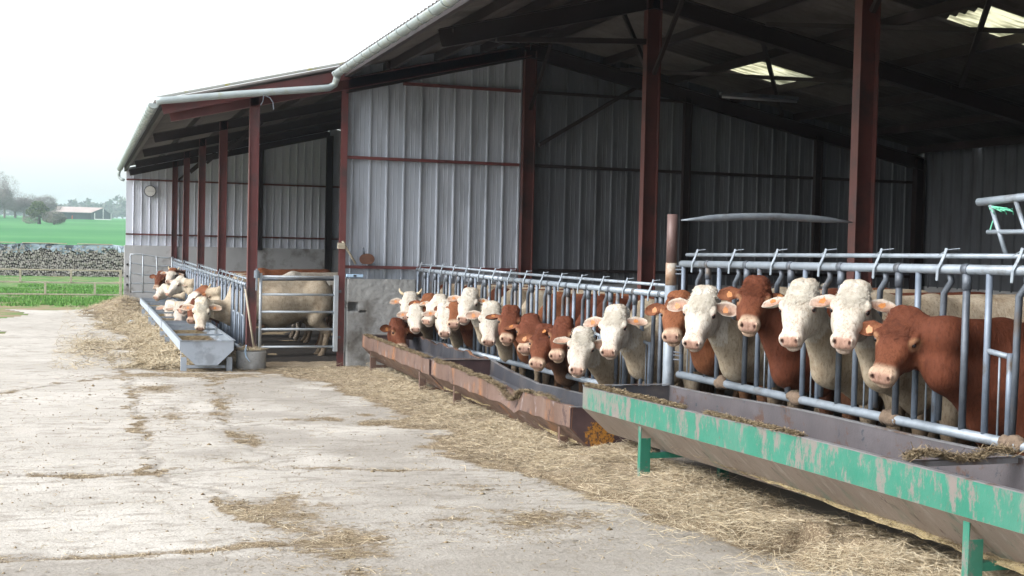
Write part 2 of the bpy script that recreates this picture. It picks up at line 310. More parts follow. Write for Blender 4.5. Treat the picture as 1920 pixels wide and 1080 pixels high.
def cover(X, Y):
    X, Y = old(X, Y)
    P = np.stack([X.ravel(), Y.ravel(), 0*X.ravel()], 1)
    n1 = fbm(P*1.1, 3).reshape(X.shape)-.5; n2 = fbm(P*4.5, 9, 3).reshape(X.shape)-.5
    xe = np.interp(Y, [3, 5.7, 6.8, 9, 10.5, 14.6, 17, 19.6, 20.4], [3.6, 3.45, 3.45, 3.2, 3.0, 3.15, 3.2, 2.6, 1.6])
    d = ss(-.25, .45, X-xe+n1*1.3+n2*.5)*(Y < 20.8)
    xl = np.interp(Y, [19.6, 20.3, 21, 29, 36, 40, 43], [1.6, 1.2, .6, .9, .3, .0, 1.3])
    d = np.maximum(d, ss(-.25, .35, X-xl+n1*1.0+n2*.4)*ss(19.7, 20.3, Y)*(Y < 44))
    for x0, y0, rx, ry, a in ((1.36, 8.25, .4, .6, .52), (2.7, 7.7, .9, .9, .40), (2.4, 8.6, .7, .4, .40), (1.3, 6.9, .4, .9, .45), (1.0, 13.9, .4, 1.6, .35), (.95, 11, .35, 1.2, .3), (2.0, 19.3, 1.6, .6, .6), (.9, 17.5, .35, 1.5, .3), (.3, 26, .5, 2.5, .4)):
        d = np.maximum(d, a*np.exp(-((X-x0)/rx)**2-((Y-y0)/ry)**2)*(1+2.6*n1+2.4*n2))
    for j, w in zip(JO, (.09, .07, .10, .07, .09, .12, .1)):
        d = np.maximum(d, (.46+1.8*n1+1.3*n2)*np.exp(-(seg_d(X+n2*.5, Y+n1*.9, j)/w)**2))
    d = d*ss(4.50, 4.28, X*np.where(Y < 20.8, 1, 0))
    return np.clip(d+.10*n1+.04, 0, 1)
def heap(X, Y):
    P = np.stack([X.ravel(), Y.ravel(), 0*X.ravel()], 1); n1 = fbm(P*1.7, 21).reshape(X.shape); n2 = fbm(P*7, 22, 2).reshape(X.shape)
    h = (.02+.09*ss(11.0, 9.6, Y))*ss(3.5, 4.4, X)*ss(5.0, 4.6, X)*(Y < 21.0)*(.35+1.2*n1)
    h = h+.13*np.exp(-((X-4.75)/.5)**2-((Y-10.5)/.5)**2)+.05*np.exp(-((X-4.3)/.6)**2-((Y-5.8)/1.2)**2)
    h = np.maximum(h, .10*ss(.9, 1.5, X)*ss(21.6, 23.0, Y)*(.5+n1))
    h = np.maximum(h, .42*np.exp(-((X-1.1)/.8)**2-((Y-38.7)/2.0)**2)*(.6+.8*n1))
    return h*(.8+.4*n2)+.02*n2
def yard_extra(n, l, noise, ramp, mix, base, tc):
    a = n.new('ShaderNodeAttribute'); a.attribute_name = 'cover'; sp = n.new('ShaderNodeSeparateColor'); l.new(a.outputs['Color'], sp.inputs[0])
    m2 = n.new('ShaderNodeMapping'); m2.inputs['Scale'].default_value = (1, 2.2, 1); l.new(tc.outputs['Object'], m2.inputs[0])
    b = mix(ramp(noise(.8, det=8.).outputs[0], .35, .65), (.41, .385, .345), (.53, .502, .458))
    b = mix(ramp(noise(3.2, m2, 8., .7).outputs[0], .50, .66), b, (.285, .26, .225))
    b = mix(ramp(noise(85, det=3.).outputs[0], .56, .68), b, (.20, .18, .155))
    b = mix(ramp(noise(130, det=2.).outputs[0], .62, .70), b, (.47, .45, .41))
    vo = n.new('ShaderNodeTexVoronoi'); vo.feature = 'DISTANCE_TO_EDGE'; vo.inputs['Scale'].default_value = .55; nw = noise(1.6, det=7., ro=.7)
    va = n.new('ShaderNodeVectorMath'); va.operation = 'MULTIPLY_ADD'; l.new(nw.outputs['Color'], va.inputs[0]); va.inputs[1].default_value = (1.1, 1.1, 0); l.new(tc.outputs['Object'], va.inputs[2]); l.new(va.outputs[0], vo.inputs['Vector'])
    b = mix(ramp(vo.outputs['Distance'], .009, .002), b, (.29, .26, .22))
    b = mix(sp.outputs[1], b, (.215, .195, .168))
    s = n.new('ShaderNodeMath'); s.operation = 'ADD'; l.new(sp.outputs[0], s.inputs[0])
    s2 = n.new('ShaderNodeMath'); s2.operation = 'MULTIPLY_ADD'; s2.inputs[1].default_value = 1.1; s2.inputs[2].default_value = -.55; l.new(noise(14, det=7., ro=.75).outputs[0], s2.inputs[0]); l.new(s2.outputs[0], s.inputs[1])
    st = litter(n, l, noise, ramp, mix, mix(ramp(sp.outputs[0], .70, .97), mix(ramp(noise(1.4).outputs[0], .4, .6), (.125, .088, .056), (.20, .15, .10)), (.27, .21, .135)), tc)
    return mix(ramp(s.outputs[0], .28, .52), b, st)
M['yard'] = mat('yard_concrete', (.5, .5, .5), rough=.9, bump=1., bscale=30, extra=yard_extra, spec=.2)
def grid(x0, x1, y0, y1, s):
    xs = np.arange(x0, x1+1e-6, s); ys = np.arange(y0, y1+1e-6, s); X, Y = np.meshgrid(xs, ys)
    idx = np.arange(X.size).reshape(X.shape); Q = np.stack([idx[:-1, :-1], idx[:-1, 1:], idx[1:, 1:], idx[1:, :-1]], -1).reshape(-1, 4)
    return X, Y, Q
def set_cover(me, *chs):
    a = me.attributes.new('cover', 'FLOAT_COLOR', 'POINT'); c = np.ones((len(me.vertices), 4), np.float32)
    for i in range(3): c[:, i] = chs[i].ravel() if i < len(chs) else 0
    a.data.foreach_set('color', c.ravel())
def crack(X, Y):
    X, Y = old(X, Y)
    P = np.stack([X.ravel(), Y.ravel(), 0*X.ravel()], 1); n1 = fbm(P*2.0, 40).reshape(X.shape)-.5; n2 = fbm(P*9, 41, 2).reshape(X.shape)-.5
    c = 0*X
    for j in JO: c = np.maximum(c, np.exp(-(seg_d(X+n1*.35+n2*.05, Y+n1*.35, j)/.028)**2))
    slab = ss(1.4, .4, X+.5*n1)*ss(6.6, 7.4, Y+n1)
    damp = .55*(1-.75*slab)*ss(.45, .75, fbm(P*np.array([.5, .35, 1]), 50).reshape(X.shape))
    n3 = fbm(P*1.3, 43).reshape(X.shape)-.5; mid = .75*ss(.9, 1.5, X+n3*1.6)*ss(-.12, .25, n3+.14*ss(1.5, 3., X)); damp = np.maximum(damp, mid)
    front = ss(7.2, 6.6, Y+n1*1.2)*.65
    return c, np.clip(np.maximum(np.maximum(np.maximum(c*.8, damp*.8), front), ss(4.2, 4.4, X)*1.0), 0, 1)  # last term paints shade on the yard behind the troughs, below the barrier
parts = []; off = 0; VV = []; QQ = []; C1 = []; C2 = []
for (x0, x1, y0, y1, s) in ((-4., 5.6, 4., 24., .05), (-4., 5.6, 24., 43., .15), (-22., -4., -12., 43., 1.), (-4., 5.6, -12., 4., .5)):
    X, Y, Q = grid(x0, x1, y0, y1, s)
    c, stain_shade = crack(X, Y); cv = cover(X, Y)
    P = np.stack([X.ravel(), Y.ravel(), 0*X.ravel()], 1)
    z = gz(Y)+.012-.010*c+(.012*(fbm(P*.6, 60).reshape(X.shape)-.5)+.006*(fbm(P*5, 61, 3).reshape(X.shape)-.5) if s < .2 else 0)
    VV.append(np.stack([X.ravel(), Y.ravel(), np.asarray(z).ravel()], 1)); QQ.append(Q+off); off += X.size; C1.append(cv.ravel()); C2.append(stain_shade.ravel())
VV = np.concatenate(VV); QQ = np.concatenate(QQ); C1 = np.concatenate(C1); C2 = np.concatenate(C2)
cen = VV[QQ].mean(1); keep = (cen[:, 0] > -2.0-.35*np.maximum(0, 30-cen[:, 1])+.5*np.sin(cen[:, 1]*.7)) & (cen[:, 1] < 41.5+.5*np.sin(cen[:, 0]*2)+.4*cen[:, 0])
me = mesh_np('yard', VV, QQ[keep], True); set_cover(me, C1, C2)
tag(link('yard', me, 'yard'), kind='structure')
# straw litter mats and loose straws
X, Y, Q = grid(-1., 5.5, 4., 21.9, .035)
cv = cover(X, Y); P = np.stack([X.ravel(), Y.ravel(), 0*X.ravel()], 1); h = heap(X, Y)
z = gz(Y)-.012+(h+.022+.022*fbm(P*16, 70, 2).reshape(X.shape))*ss(.55, .95, cv+.12*(fbm(P*9, 73, 2).reshape(X.shape)-.5))*ss(2.4, 3.1, X+.8*(Y > 17))
keep = (cv.ravel()[Q].min(1) > .50) & (X.ravel()[Q].min(1) > 1.2)
V1 = np.stack([X.ravel(), Y.ravel(), z.ravel()], 1); Q1 = Q[keep]; CV = cv.ravel()*np.clip(.75+.6*(X.ravel()-3.0), .72, 1)
X, Y, Q = grid(-1., 2.6, 20.9, 44., .10)
cv = cover(X, Y); P = np.stack([X.ravel(), Y.ravel(), 0*X.ravel()], 1); h = heap(X, Y)
z = gz(Y)+.004+h*ss(.2, .9, cv)+.02*(.4+fbm(P*10, 71, 2).reshape(X.shape))
keep = cv.ravel()[Q].min(1) > .45
V1 = np.concatenate([V1, np.stack([X.ravel(), Y.ravel(), z.ravel()], 1)]); Q1 = np.concatenate([Q1, Q[keep]+len(V1)-X.size])
me = mesh_np('straw_litter', V1, Q1, True); set_cover(me, np.concatenate([CV, cv.ravel()])); o = link('straw_litter', me, 'bank'); tag(o, 'trampled straw and spilt fodder banked along the feed troughs', 'straw', kind='stuff')
def strands(x, y, z, L, w, tilt, bend=.15):
    n = len(x); a = rng.uniform(0, 2*np.pi, n); t = rng.normal(0, 1, n)*tilt
    d = np.stack([np.cos(a)*np.cos(t), np.sin(a)*np.cos(t), np.sin(t)], 1); s = np.stack([-np.sin(a), np.cos(a), rng.normal(0, .4, n)], 1)
    c = np.stack([x, y, z], 1); L = L[:, None]; w = w[:, None]; b = rng.normal(0, 1, (n, 1))*bend*L
    sg = np.cross(d, s); mid = c+s*b+np.array([0, 0, .2])*np.abs(b)
    p0 = c-d*L/2; p1 = c+d*L/2
    lift = np.maximum(0, -np.minimum(p0[:, 2:], p1[:, 2:])+np.minimum(z, 99)[:, None]-.004)*.8; 
    p0[:, 2:] += lift; p1[:, 2:] += lift; mid[:, 2:] += lift
    V = np.stack([p0-s*w, p0+s*w, mid-s*w, mid+s*w, p1-s*w, p1+s*w], 1).reshape(-1, 3)
    k = np.arange(n)[:, None]*6
    Fc = np.concatenate([k+np.array([0, 2, 3, 1]), k+np.array([2, 4, 5, 3])])
    return V, Fc
def scatter(N, x0, x1, y0, y1, power, bias=0.):
    x = rng.uniform(x0, x1, N); y = y0+(y1-y0)*rng.uniform(0, 1, N)**1.5
    c = cover(x[None], y[None])[0]; k = rng.uniform(0, 1, N) < c**power+bias
    k &= ~((x > 2.55) & (y > 20.7)); x, y, c = x[k], y[k], c[k]; hh = (heap(x[None], y[None])[0]+.02)*ss(.55, .95, c)*np.where(y < 20.9, ss(2.4, 3.1, x+.8*(y > 17)), 1)
    return x, y, gz(y)+.016+hh, c
x, y, z, c = scatter(230000, -3, 4.95, 5.2, 24., 1.9, .020)
Lr = rng.uniform(.02, .09, len(x))*(1+1.2*(rng.uniform(0, 1, len(x)) > .85)); V, Fc = strands(x, y, z, Lr, rng.uniform(.0008, .0020, len(x)), .10)
o = link('loose_straw', mesh_np('loose_straw', V, Fc), 'straw'); tag(o, 'loose pale straw strewn over the concrete yard', 'straw', kind='stuff')
x, y, z, c = scatter(230000, -3., 4.95, 5.2, 24., 1.1, .025); k = rng.uniform(0, 1, len(x)) < np.clip(4*c*(1.12-c), .25, 1); x, y, z, c = x[k], y[k], z[k], c[k]
V, Fc = strands(x, y, z, rng.uniform(.012, .06, len(x)), rng.uniform(.0008, .0028, len(x)), .12)
o = link('chopped_straw', mesh_np('chopped_straw', V, Fc), 'straw_brown'); tag(o, 'brown chopped straw and dung mixed on the yard', 'straw', kind='stuff')
# long straw under the troughs
N = 30000; y = 5.2+15.6*rng.uniform(0, 1, N)**1.5; x = rng.normal(4.25, .33, N); k = (x < 5.1) & (fbm(np.stack([x*1.5, y*1.2, 0*x], 1), 80) > .42); x, y = x[k], y[k]
z = gz(y)+heap(x[None], y[None])[0]+rng.uniform(.02, .085, len(x))
V, Fc = strands(x, y, z, rng.uniform(.05, .20, len(x)), rng.uniform(.0008, .0016, len(x)), .18, .10)
o = link('long_straw', mesh_np('long_straw', V, Fc), 'straw'); tag(o, 'long yellow straw heaped beneath the green and rusty troughs', 'straw', kind='stuff')
x, y, z, c = scatter(60000, -.5, 2.4, 20.8, 44., 1.0)
V, Fc = strands(x, y, z+.02, rng.uniform(.06, .25, len(x)), rng.uniform(.002, .004, len(x)), .25)
o = link('straw_bank', mesh_np('straw_bank', V, Fc), 'straw'); tag(o, 'yellow straw banked beside the silver troughs up to the end wall', 'straw', kind='stuff')
# small stones / dung crumbs on the slab
N = 2600; x = rng.uniform(-3, 4, N); y = 4.8+14*rng.uniform(0, 1, N)**1.6; r = rng.uniform(.003, .010, N)*(1+1.5*(rng.uniform(0, 1, N) > .96))
oc = np.array([[1, 0, 0], [0, 1, 0], [-1, 0, 0], [0, -1, 0], [0, 0, .8], [0, 0, -.4]]); of = np.array([[0, 1, 4], [1, 2, 4], [2, 3, 4], [3, 0, 4], [1, 0, 5], [2, 1, 5], [3, 2, 5], [0, 3, 5]])
V = (oc[None]*r[:, None, None]*rng.uniform(.6, 1.4, (N, 1, 3))+np.stack([x, y, gz(y)+.014], 1)[:, None]).reshape(-1, 3)
o = link('grit', mesh_np('grit', V, (np.arange(N)[:, None, None]*6+of[None]).reshape(-1, 3)), 'straw_brown'); tag(o, 'crumbs of grit and dung on the concrete', 'grit', kind='stuff')
# grass blades on the verge
N = 26000; x = rng.uniform(-6, 3, N); y = rng.uniform(43.5, 66, N); k = fbm(np.stack([x*.8, y*.5, 0*x], 1), 90) > .46; x, y = x[k], y[k]; n = len(x)
a = rng.uniform(0, 6.28, n); hh = rng.uniform(.05, .16, n); c0 = np.stack([x, y, gz(y)], 1); sx = np.stack([np.cos(a)*.02, np.sin(a)*.02, 0*a], 1)
V = np.stack([c0-sx, c0+sx, c0+np.stack([rng.normal(0, .04, n), rng.normal(0, .04, n), hh], 1)], 1).reshape(-1, 3)
M['blade'] = mat('grass_blades', (.07, .20, .04), (.16, .30, .08), .8, scale=1.5, spec=.1)
o = link('grass', mesh_np('grass', V, np.arange(3*n).reshape(-1, 3)), 'blade'); tag(o, 'short tufty grass between the yard and the log pile', 'grass', kind='stuff')
# bedding inside
X, Y, Q = grid(5.42, 15.25, -14, 20.85, .3); P = np.stack([X.ravel(), Y.ravel(), 0*X.ravel()], 1)
z = gz(Y)+.03+.10*fbm(P*1.2, 95).reshape(X.shape)+.2*ss(11.5, 10.5, Y)
o = link('bedding_floor', mesh_np('bedding_floor', np.stack([X.ravel(), Y.ravel(), z.ravel()], 1), Q, True), 'bedding'); tag(o, kind='structure')
X, Y, Q = grid(2.62, 9.6, 20.72, 39.75, .25); P = np.stack([X.ravel(), Y.ravel(), 0*X.ravel()], 1)
z = gz(Y)-.01+.08*ss(21, 23, Y)*fbm(P*1.2, 96).reshape(X.shape)
o = link('shed_floor', mesh_np('shed_floor', np.stack([X.ravel(), Y.ravel(), z.ravel()], 1), Q, True), 'bedding'); tag(o, kind='structure')

# ------------------------------------------------------------------ barn
def zL(x): return 3.62-.25*(7.2-x)
def zR(x): return 3.62-.20*(x-7.2)
def corr(x0, x1, y0, y1, zf, name, m, parent, pitch_=.177, amp=.025, per=8, thick=.007):
    n = int((y1-y0)/pitch_*per); ys = y0+np.arange(n+1)*pitch_/per; w = amp*np.cos(2*np.pi*ys/pitch_)
    xs = np.array([x0, x1]); V = []
    for dz in (0, thick):
        for xx in xs: V.append(np.stack([np.full(n+1, xx), ys, zf(xx)+w+dz], 1))
    V = np.concatenate(V); m1 = n+1; i = np.arange(n)
    q = lambda a, b: np.stack([a*m1+i, a*m1+i+1, b*m1+i+1, b*m1+i], 1)
    Fc = np.concatenate([q(0, 1), q(3, 2), q(2, 0), q(1, 3)])
    Fc = np.concatenate([Fc, [[0, m1, 3*m1, 2*m1], [n, 2*m1+n, 3*m1+n, m1+n]]])
    return link(name, mesh_np(name, V, Fc, True), m, parent)
barn = thing('cattle_barn', 'open fronted cattle barn with red steel posts and grey ribbed cladding', 'barn', (7.2, 20.8, -2.05))
def C(o, root=barn): o.parent = root; o.matrix_parent_inverse = Matrix.Translation(-Vector(root.location)); return o
SK = [(10.15, 18.3, 11.25, 19.2), (10.3, 12.95, 12.0, 13.85)]
YB0, YB1 = -14.0, 20.95  # near end lies out of view, roof extended to it to darken the interior
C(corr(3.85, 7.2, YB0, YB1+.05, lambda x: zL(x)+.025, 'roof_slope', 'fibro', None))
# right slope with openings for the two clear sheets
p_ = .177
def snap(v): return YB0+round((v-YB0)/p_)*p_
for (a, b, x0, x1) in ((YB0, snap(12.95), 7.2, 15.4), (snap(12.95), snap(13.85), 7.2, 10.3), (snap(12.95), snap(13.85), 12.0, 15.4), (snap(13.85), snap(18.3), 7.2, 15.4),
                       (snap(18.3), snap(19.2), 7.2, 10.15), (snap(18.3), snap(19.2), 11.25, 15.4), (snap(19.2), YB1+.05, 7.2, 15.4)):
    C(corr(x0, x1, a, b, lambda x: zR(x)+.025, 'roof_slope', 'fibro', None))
for (x0, a, x1, b) in SK: C(corr(x0-.02, x1+.02, snap(a), snap(b), lambda x: zR(x)+.026, 'skylight', 'skylight', None, thick=.003))
# capping of old roof above eave (pale, mossy top of the sheets seen at the edge)
frames = [20.8, 15.8, 10.8, 5.8, .8]
for fy in frames:
    zg = float(gz(fy))-.05
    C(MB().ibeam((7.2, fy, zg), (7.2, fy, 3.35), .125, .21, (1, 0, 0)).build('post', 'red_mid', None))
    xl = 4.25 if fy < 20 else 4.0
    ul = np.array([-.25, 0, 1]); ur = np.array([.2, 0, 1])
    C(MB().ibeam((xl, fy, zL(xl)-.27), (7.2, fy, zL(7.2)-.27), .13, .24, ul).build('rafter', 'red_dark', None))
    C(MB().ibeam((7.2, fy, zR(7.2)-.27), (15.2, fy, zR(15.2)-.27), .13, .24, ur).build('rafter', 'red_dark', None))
    C(MB().ibeam((15.12, fy, zg), (15.12, fy, zR(15.1)-.2), .14, .2, (1, 0, 0)).build('post', 'red_dark', None))
    C(MB().beam((7.2, fy-.07, 2.35), (7.2, fy-1.0, 3.32), .05, .05).build('brace', 'red_dark', None))
    if fy < 20:
        C(MB().beam((7.2, fy+.07, 2.35), (7.2, fy+1.0, 3.32), .05, .05).build('brace', 'red_dark', None))
        C(MB().beam((5.0, fy, zL(5.0)-.41), (7.1, fy, 2.78), .07, .07).build('brace', 'red_dark', None))
for px in (3.98, 4.75, 5.55, 6.35, 7.05): C(MB().beam((px, YB0, zL(px)-.085), (px, 20.85, zL(px)-.085), .07, .13).build('purlin', 'red_dark', None))
for px in (7.4, 8.6, 9.85, 11.1, 12.4, 13.7, 14.9): C(MB().beam((px, YB0, zR(px)-.085), (px, 20.85, zR(px)-.085), .07, .13).build('purlin', 'red_dark', None))
for (a, b) in (((8.8, 15.8), (12.0, 20.6)), ((12.0, 15.8), (8.8, 20.6)), ((8.8, 10.8), (12.0, 15.6)), ((12.0, 10.8), (8.8, 15.6)), ((4.4, 15.8), (7, 20.6))):
    zf = zR if a[0] > 7.2 else zL
    C(MB().beam((a[0], a[1], zf(a[0])-.19), (b[0], b[1], zf(b[0])-.19), .06, .06).build('brace', 'red_dark', None))
# ribbed cladding wall in the gable, ribs toward the camera side
def ribwall(x0, x1, y, zb, zt, name, m, root, step=.29, face=-1, rib=.045, d=.035, phase=.1):
    xs = [x0]; q = x0+phase
    pts = [(x0, 0)]
    while q < x1-rib*1.6:
        pts += [(q, 0), (q+.012, d), (q+rib-.012, d), (q+rib, 0), (q+rib+(step-rib)*.36, 0), (q+rib+(step-rib)*.38, .005), (q+rib+(step-rib)*.42, 0), (q+rib+(step-rib)*.66, 0), (q+rib+(step-rib)*.68, .005), (q+rib+(step-rib)*.72, 0)]; q += step
    pts += [(x1, 0)]
    pts = [p for p in pts if p[0] <= x1]
    b = MB(); n = len(pts)
    V = []
    for (px, pd) in pts:
        V += [(px, y+face*pd, zb(px)), (px, y+face*pd, zt(px)), (px, y+face*pd-face*.004, zb(px)), (px, y+face*pd-face*.004, zt(px))]
    Fc = []
    for i in range(n-1):
        a, c = i*4, i*4+4
        Fc += [(a, c, c+1, a+1), (a+2, a+3, c+3, c+2), (a+1, c+1, c+3, a+3), (a, a+2, c+2, c)]
    return C(b.add(V, Fc).build(name, m, None), root)
zc0 = lambda x: -.62
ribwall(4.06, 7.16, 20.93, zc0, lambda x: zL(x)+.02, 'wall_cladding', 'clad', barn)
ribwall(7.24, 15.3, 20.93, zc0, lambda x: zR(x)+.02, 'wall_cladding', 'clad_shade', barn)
C(MB().box((5.27, 20.95, -2.3), (15.35, 21.1, -.6)).build('concrete_base', 'conc_smooth', None))
# right long wall
def ribwall_y(x, y0, y1, zb, zt):
    b = MB(); pts = [(y0, 0)]; q = y0+.1
    while q < y1-.1: pts += [(q, 0), (q+.012, .035), (q+.033, .035), (q+.045, 0)]; q += .29
    pts += [(y1, 0)]; V = []; Fc = []
    for (py, pd) in pts: V += [(x-pd, py, zb), (x-pd, py, zt), (x-pd+.004, py, zb), (x-pd+.004, py, zt)]
    for i in range(len(pts)-1):
        a, c = i*4, i*4+4; Fc += [(a, a+1, c+1, c), (a+2, c+2, c+3, a+3)]
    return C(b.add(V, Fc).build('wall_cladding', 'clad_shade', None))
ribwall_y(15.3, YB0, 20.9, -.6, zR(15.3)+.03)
ribwall(7.2, 15.3, YB0+.1, lambda x: -2, lambda x: zR(x)+.02, 'wall_cladding', 'clad_shade', barn, face=1)  # unseen near end wall, added to keep light out of the barn
ribwall(5.4, 7.2, YB0+.1, lambda x: -2, lambda x: zL(x)+.02, 'wall_cladding', 'clad_shade', barn, face=1)  # left part of the added end wall
C(MB().box((15.1, 20.95, -2.4), (15.5, 21.05, 2.02)).build('light_gap_block', 'red_dark', None))  # added block closing the light slit at the gable corner
C(MB().box((15.28, YB0, -2.4), (15.45, 20.9, -.58)).build('concrete_base', 'conc_smooth', None))
for gzv in (1.40, -.40, 2.66): 
    for (a, b_, m_) in ((4.06, 7.06, 'red_steel'), (7.34, 15.2, 'red_dark')):
        if gzv > 2: a = 5.0; b_ = 7.06
        if gzv > 2 and m_ == 'red_dark': a, b_ = 7.34, 11.2
        C(MB().beam((a, 20.86, gzv), (b_, 20.86, gzv), .055, .05).build('girt', m_, None))
C(MB().beam((7.4, 20.83, 1.75), (9.2, 20.83, 2.85), .05, .06).build('brace', 'red_dark', None))
C(MB().ibeam((4.02, 20.83, -2.2), (4.02, 20.83, zL(4.0)-.12), .10, .09, (0, 1, 0)).build('post', 'red_steel', None))
for px in (10.2, 12.9): C(MB().ibeam((px, 20.8, -2.2), (px, 20.8, zR(px)-.3), .10, .14, (1, 0, 0)).build('post', 'red_dark', None))
# gutters
def gutter(x, y0, y1, z, r, root, nb, swap=False):
    b = MB(); n = 10; V = []; Fc = []
    for yy in (y0, y1):
        for rr in (r, r-.004):
            for k in range(n+1):
                t = math.pi+math.pi*k/n; V.append((x+rr*math.cos(t), yy, z+rr*math.sin(t)))
    m1 = n+1
    for k in range(n): Fc += [(k, k+1, 2*m1+k+1, 2*m1+k), (m1+k+1, m1+k, 3*m1+k, 3*m1+k+1)]
    Fc += [(0, 2*m1, 3*m1, m1), (n, m1+n, 3*m1+n, 2*m1+n)]
    b.add(V, Fc)
    b.add([(x, yy, z) for yy in (y0, y1)]+[(x+r*math.cos(math.pi+math.pi*k/n), yy, z+r*math.sin(math.pi+math.pi*k/n)) for yy in (y0, y1) for k in range(n+1)],
          [tuple([0]+[2+k for k in range(n+1)]), tuple([1]+[2+m1+k for k in range(n+1)][::-1])])
    g = C(b.build('gutter', 'gutter', None, smooth=True), root)
    src = None
    for i in range(nb):
        yy = y0+.15+(y1-y0-.3)*i/(nb-1)
        if src is None:
            bb = MB(); pts = [((r+.012)*math.cos(math.pi+math.pi*k/n), 0, (r+.012)*math.sin(math.pi+math.pi*k/n)) for k in range(n+1)]
            V = []; Fc = []
            for sgn in (-.012, .012):
                for p in pts: V.append((p[0], sgn, p[2]))
                for p in pts: V.append((p[0]*.90, sgn, p[2]*.90))
            for k in range(n): Fc += [(k, k+1, m1*2+k+1, m1*2+k), (k, m1+k, m1+k+1, k+1), (2*m1+k, 2*m1+k+1, 3*m1+k+1, 3*m1+k)]
            src = bb.add(V, Fc).build('bracket', 'gutter', g); c = src
        else: c = src.copy(); COL.objects.link(c)
        c.parent = g; c.location = (x, yy, z)
    return g
gutter(3.78, -2.0, 20.35, 2.70, .076, barn, 42)
C(MB().tube([(3.79, 20.3, 2.64), (3.79, 20.38, 2.60), (3.77, 20.42, 2.52), (3.68, 20.4, 2.46), (3.5, 20.36, 2.43), (2.2, 20.33, 2.26), (1.12, 20.32, 2.10), (1.02, 20.32, 2.09)], [.055]*7+[.06], 14).build('downpipe', 'gutter', None, smooth=True))
# ---------------- lean-to shed on the left
shed = thing('lean_to_shed', 'lean-to cattle shed with a row of red posts, left of the larger barn', 'shed', (2.56, 20.8, -2.05))
def S(o): return C(o, shed)
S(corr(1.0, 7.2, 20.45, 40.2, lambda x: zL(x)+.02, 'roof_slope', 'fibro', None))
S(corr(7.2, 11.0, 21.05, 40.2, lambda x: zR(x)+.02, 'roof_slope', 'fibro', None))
# mossy verge trim along the sloping front edge
V = []; b = MB(); b.beam((1.02, 20.42, zL(1.02)+.07), (4.02, 20.42, zL(4.02)+.07), .10, .03, (-.25, 0, 1)); S(b.build('verge_trim', 'fibro_top', None))
S(MB().beam((1.12, 20.56, zL(1.12)-.11), (4.02, 20.56, zL(4.02)-.11), .06, .16, (-.25, 0, 1)).build('fascia', 'red_steel', None))
gutter(.99, 20.42, 40.3, 2.06, .076, shed, 40)
S(MB().tube([(.99, 40.3, 1.99), (.97, 40.4, 1.9), (.98, 40.4, 1.8), (1.05, 40.35, 1.74), (1.12, 40.3, 1.72)], .045, 10).build('downpipe', 'gutter', None, smooth=True))
for k, fy in enumerate((20.8, 25.6, 30.3, 35.0, 39.6)):
    zg = float(gz(fy))-.03 if k else -1.78
    S(MB().ibeam((2.56, fy, zg), (2.56, fy, zL(2.56)-.16), .10, .155, (1, 0, 0)).build('post', 'red_steel', None))
    ul = (-.25, 0, 1)
    S(MB().ibeam((1.25, fy, zL(1.25)-.22), (7.2, fy, zL(7.2)-.27), .12, .18, ul).build('rafter', 'red_dark' if k else 'red_steel', None))
    if k: S(MB().ibeam((7.2, fy, zg), (7.2, fy, 3.3), .13, .2, (1, 0, 0)).build('post', 'red_dark', None))
    if k: S(MB().beam((2.66, fy, 1.75), (3.3, fy, zL(3.3)-.32), .06, .06).build('brace', 'red_dark', None))
for px in (1.15, 2.0, 2.9, 3.8, 4.7, 5.6, 6.5): S(MB().beam((px, 20.6, zL(px)-.08), (px, 40.1, zL(px)-.08), .07, .12).build('purlin', 'red_dark', None))
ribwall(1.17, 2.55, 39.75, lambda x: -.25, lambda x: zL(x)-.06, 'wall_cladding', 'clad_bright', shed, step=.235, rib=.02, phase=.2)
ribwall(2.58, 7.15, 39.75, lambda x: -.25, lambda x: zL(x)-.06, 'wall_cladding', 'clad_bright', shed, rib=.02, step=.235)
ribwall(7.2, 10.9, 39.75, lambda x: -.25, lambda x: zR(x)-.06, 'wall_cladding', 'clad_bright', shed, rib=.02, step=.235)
for gzv in (1.72, .10): S(MB().beam((1.17, 39.68, gzv), (10.9, 39.68, gzv), .05, .05).build('girt', 'red_steel', None))
S(MB().beam((1.17, 39.7, -2.2), (1.17, 39.7, 2.06), .05, .05).build('post', 'red_dark', None))
for px in (5.1,): S(MB().ibeam((px, 39.6, -.3), (px, 39.6, zL(px)-.3), .1, .14, (1, 0, 0)).build('post', 'red_dark', None))
# closing side wall of the shed, far right, keeps it dark
S(MB().box((10.9, 21.1, -2.4), (11.0, 40.0, 2.75)).build('side_wall', 'clad_shade', None))
o = MB().box((1.14, 39.62, -2.5), (10.95, 39.9, -.23)).build('concrete_wall', 'conc_smooth'); tag(o, 'long smooth grey concrete wall under the cladding closing the left shed', 'wall')
# block wall at the barn corner : rough hand-cast face
X, Zz, Q = grid(4.09, 5.27, -2.15, -.58, .02)
P = np.stack([X.ravel(), 0*X.ravel(), Zz.ravel()], 1)
yy = 20.72+.010*(fbm(P*4, 101).reshape(X.shape)-.5)+.012*(fbm(P*22, 102, 2).reshape(X.shape)-.5)
hole = ((np.abs(X-4.20) < .075) & (np.abs(Zz+1.05) < .075)) | ((np.abs(X-4.36) < .06) & (np.abs(Zz+1.13) < .018)); yy = np.where(hole, yy+.22, yy)
edge = (X < 4.095) | (X > 5.265) | (Zz > -.585); yy = np.where(edge, 20.95, yy)
o = link('block_wall', mesh_np('block_wall', np.stack([X.ravel(), yy.ravel(), Zz.ravel()], 1), Q[:, ::-1].copy(), False), 'wall_conc')
tag(o, 'low rough concrete wall with a square hole, between yard gate and rusty trough', 'wall')


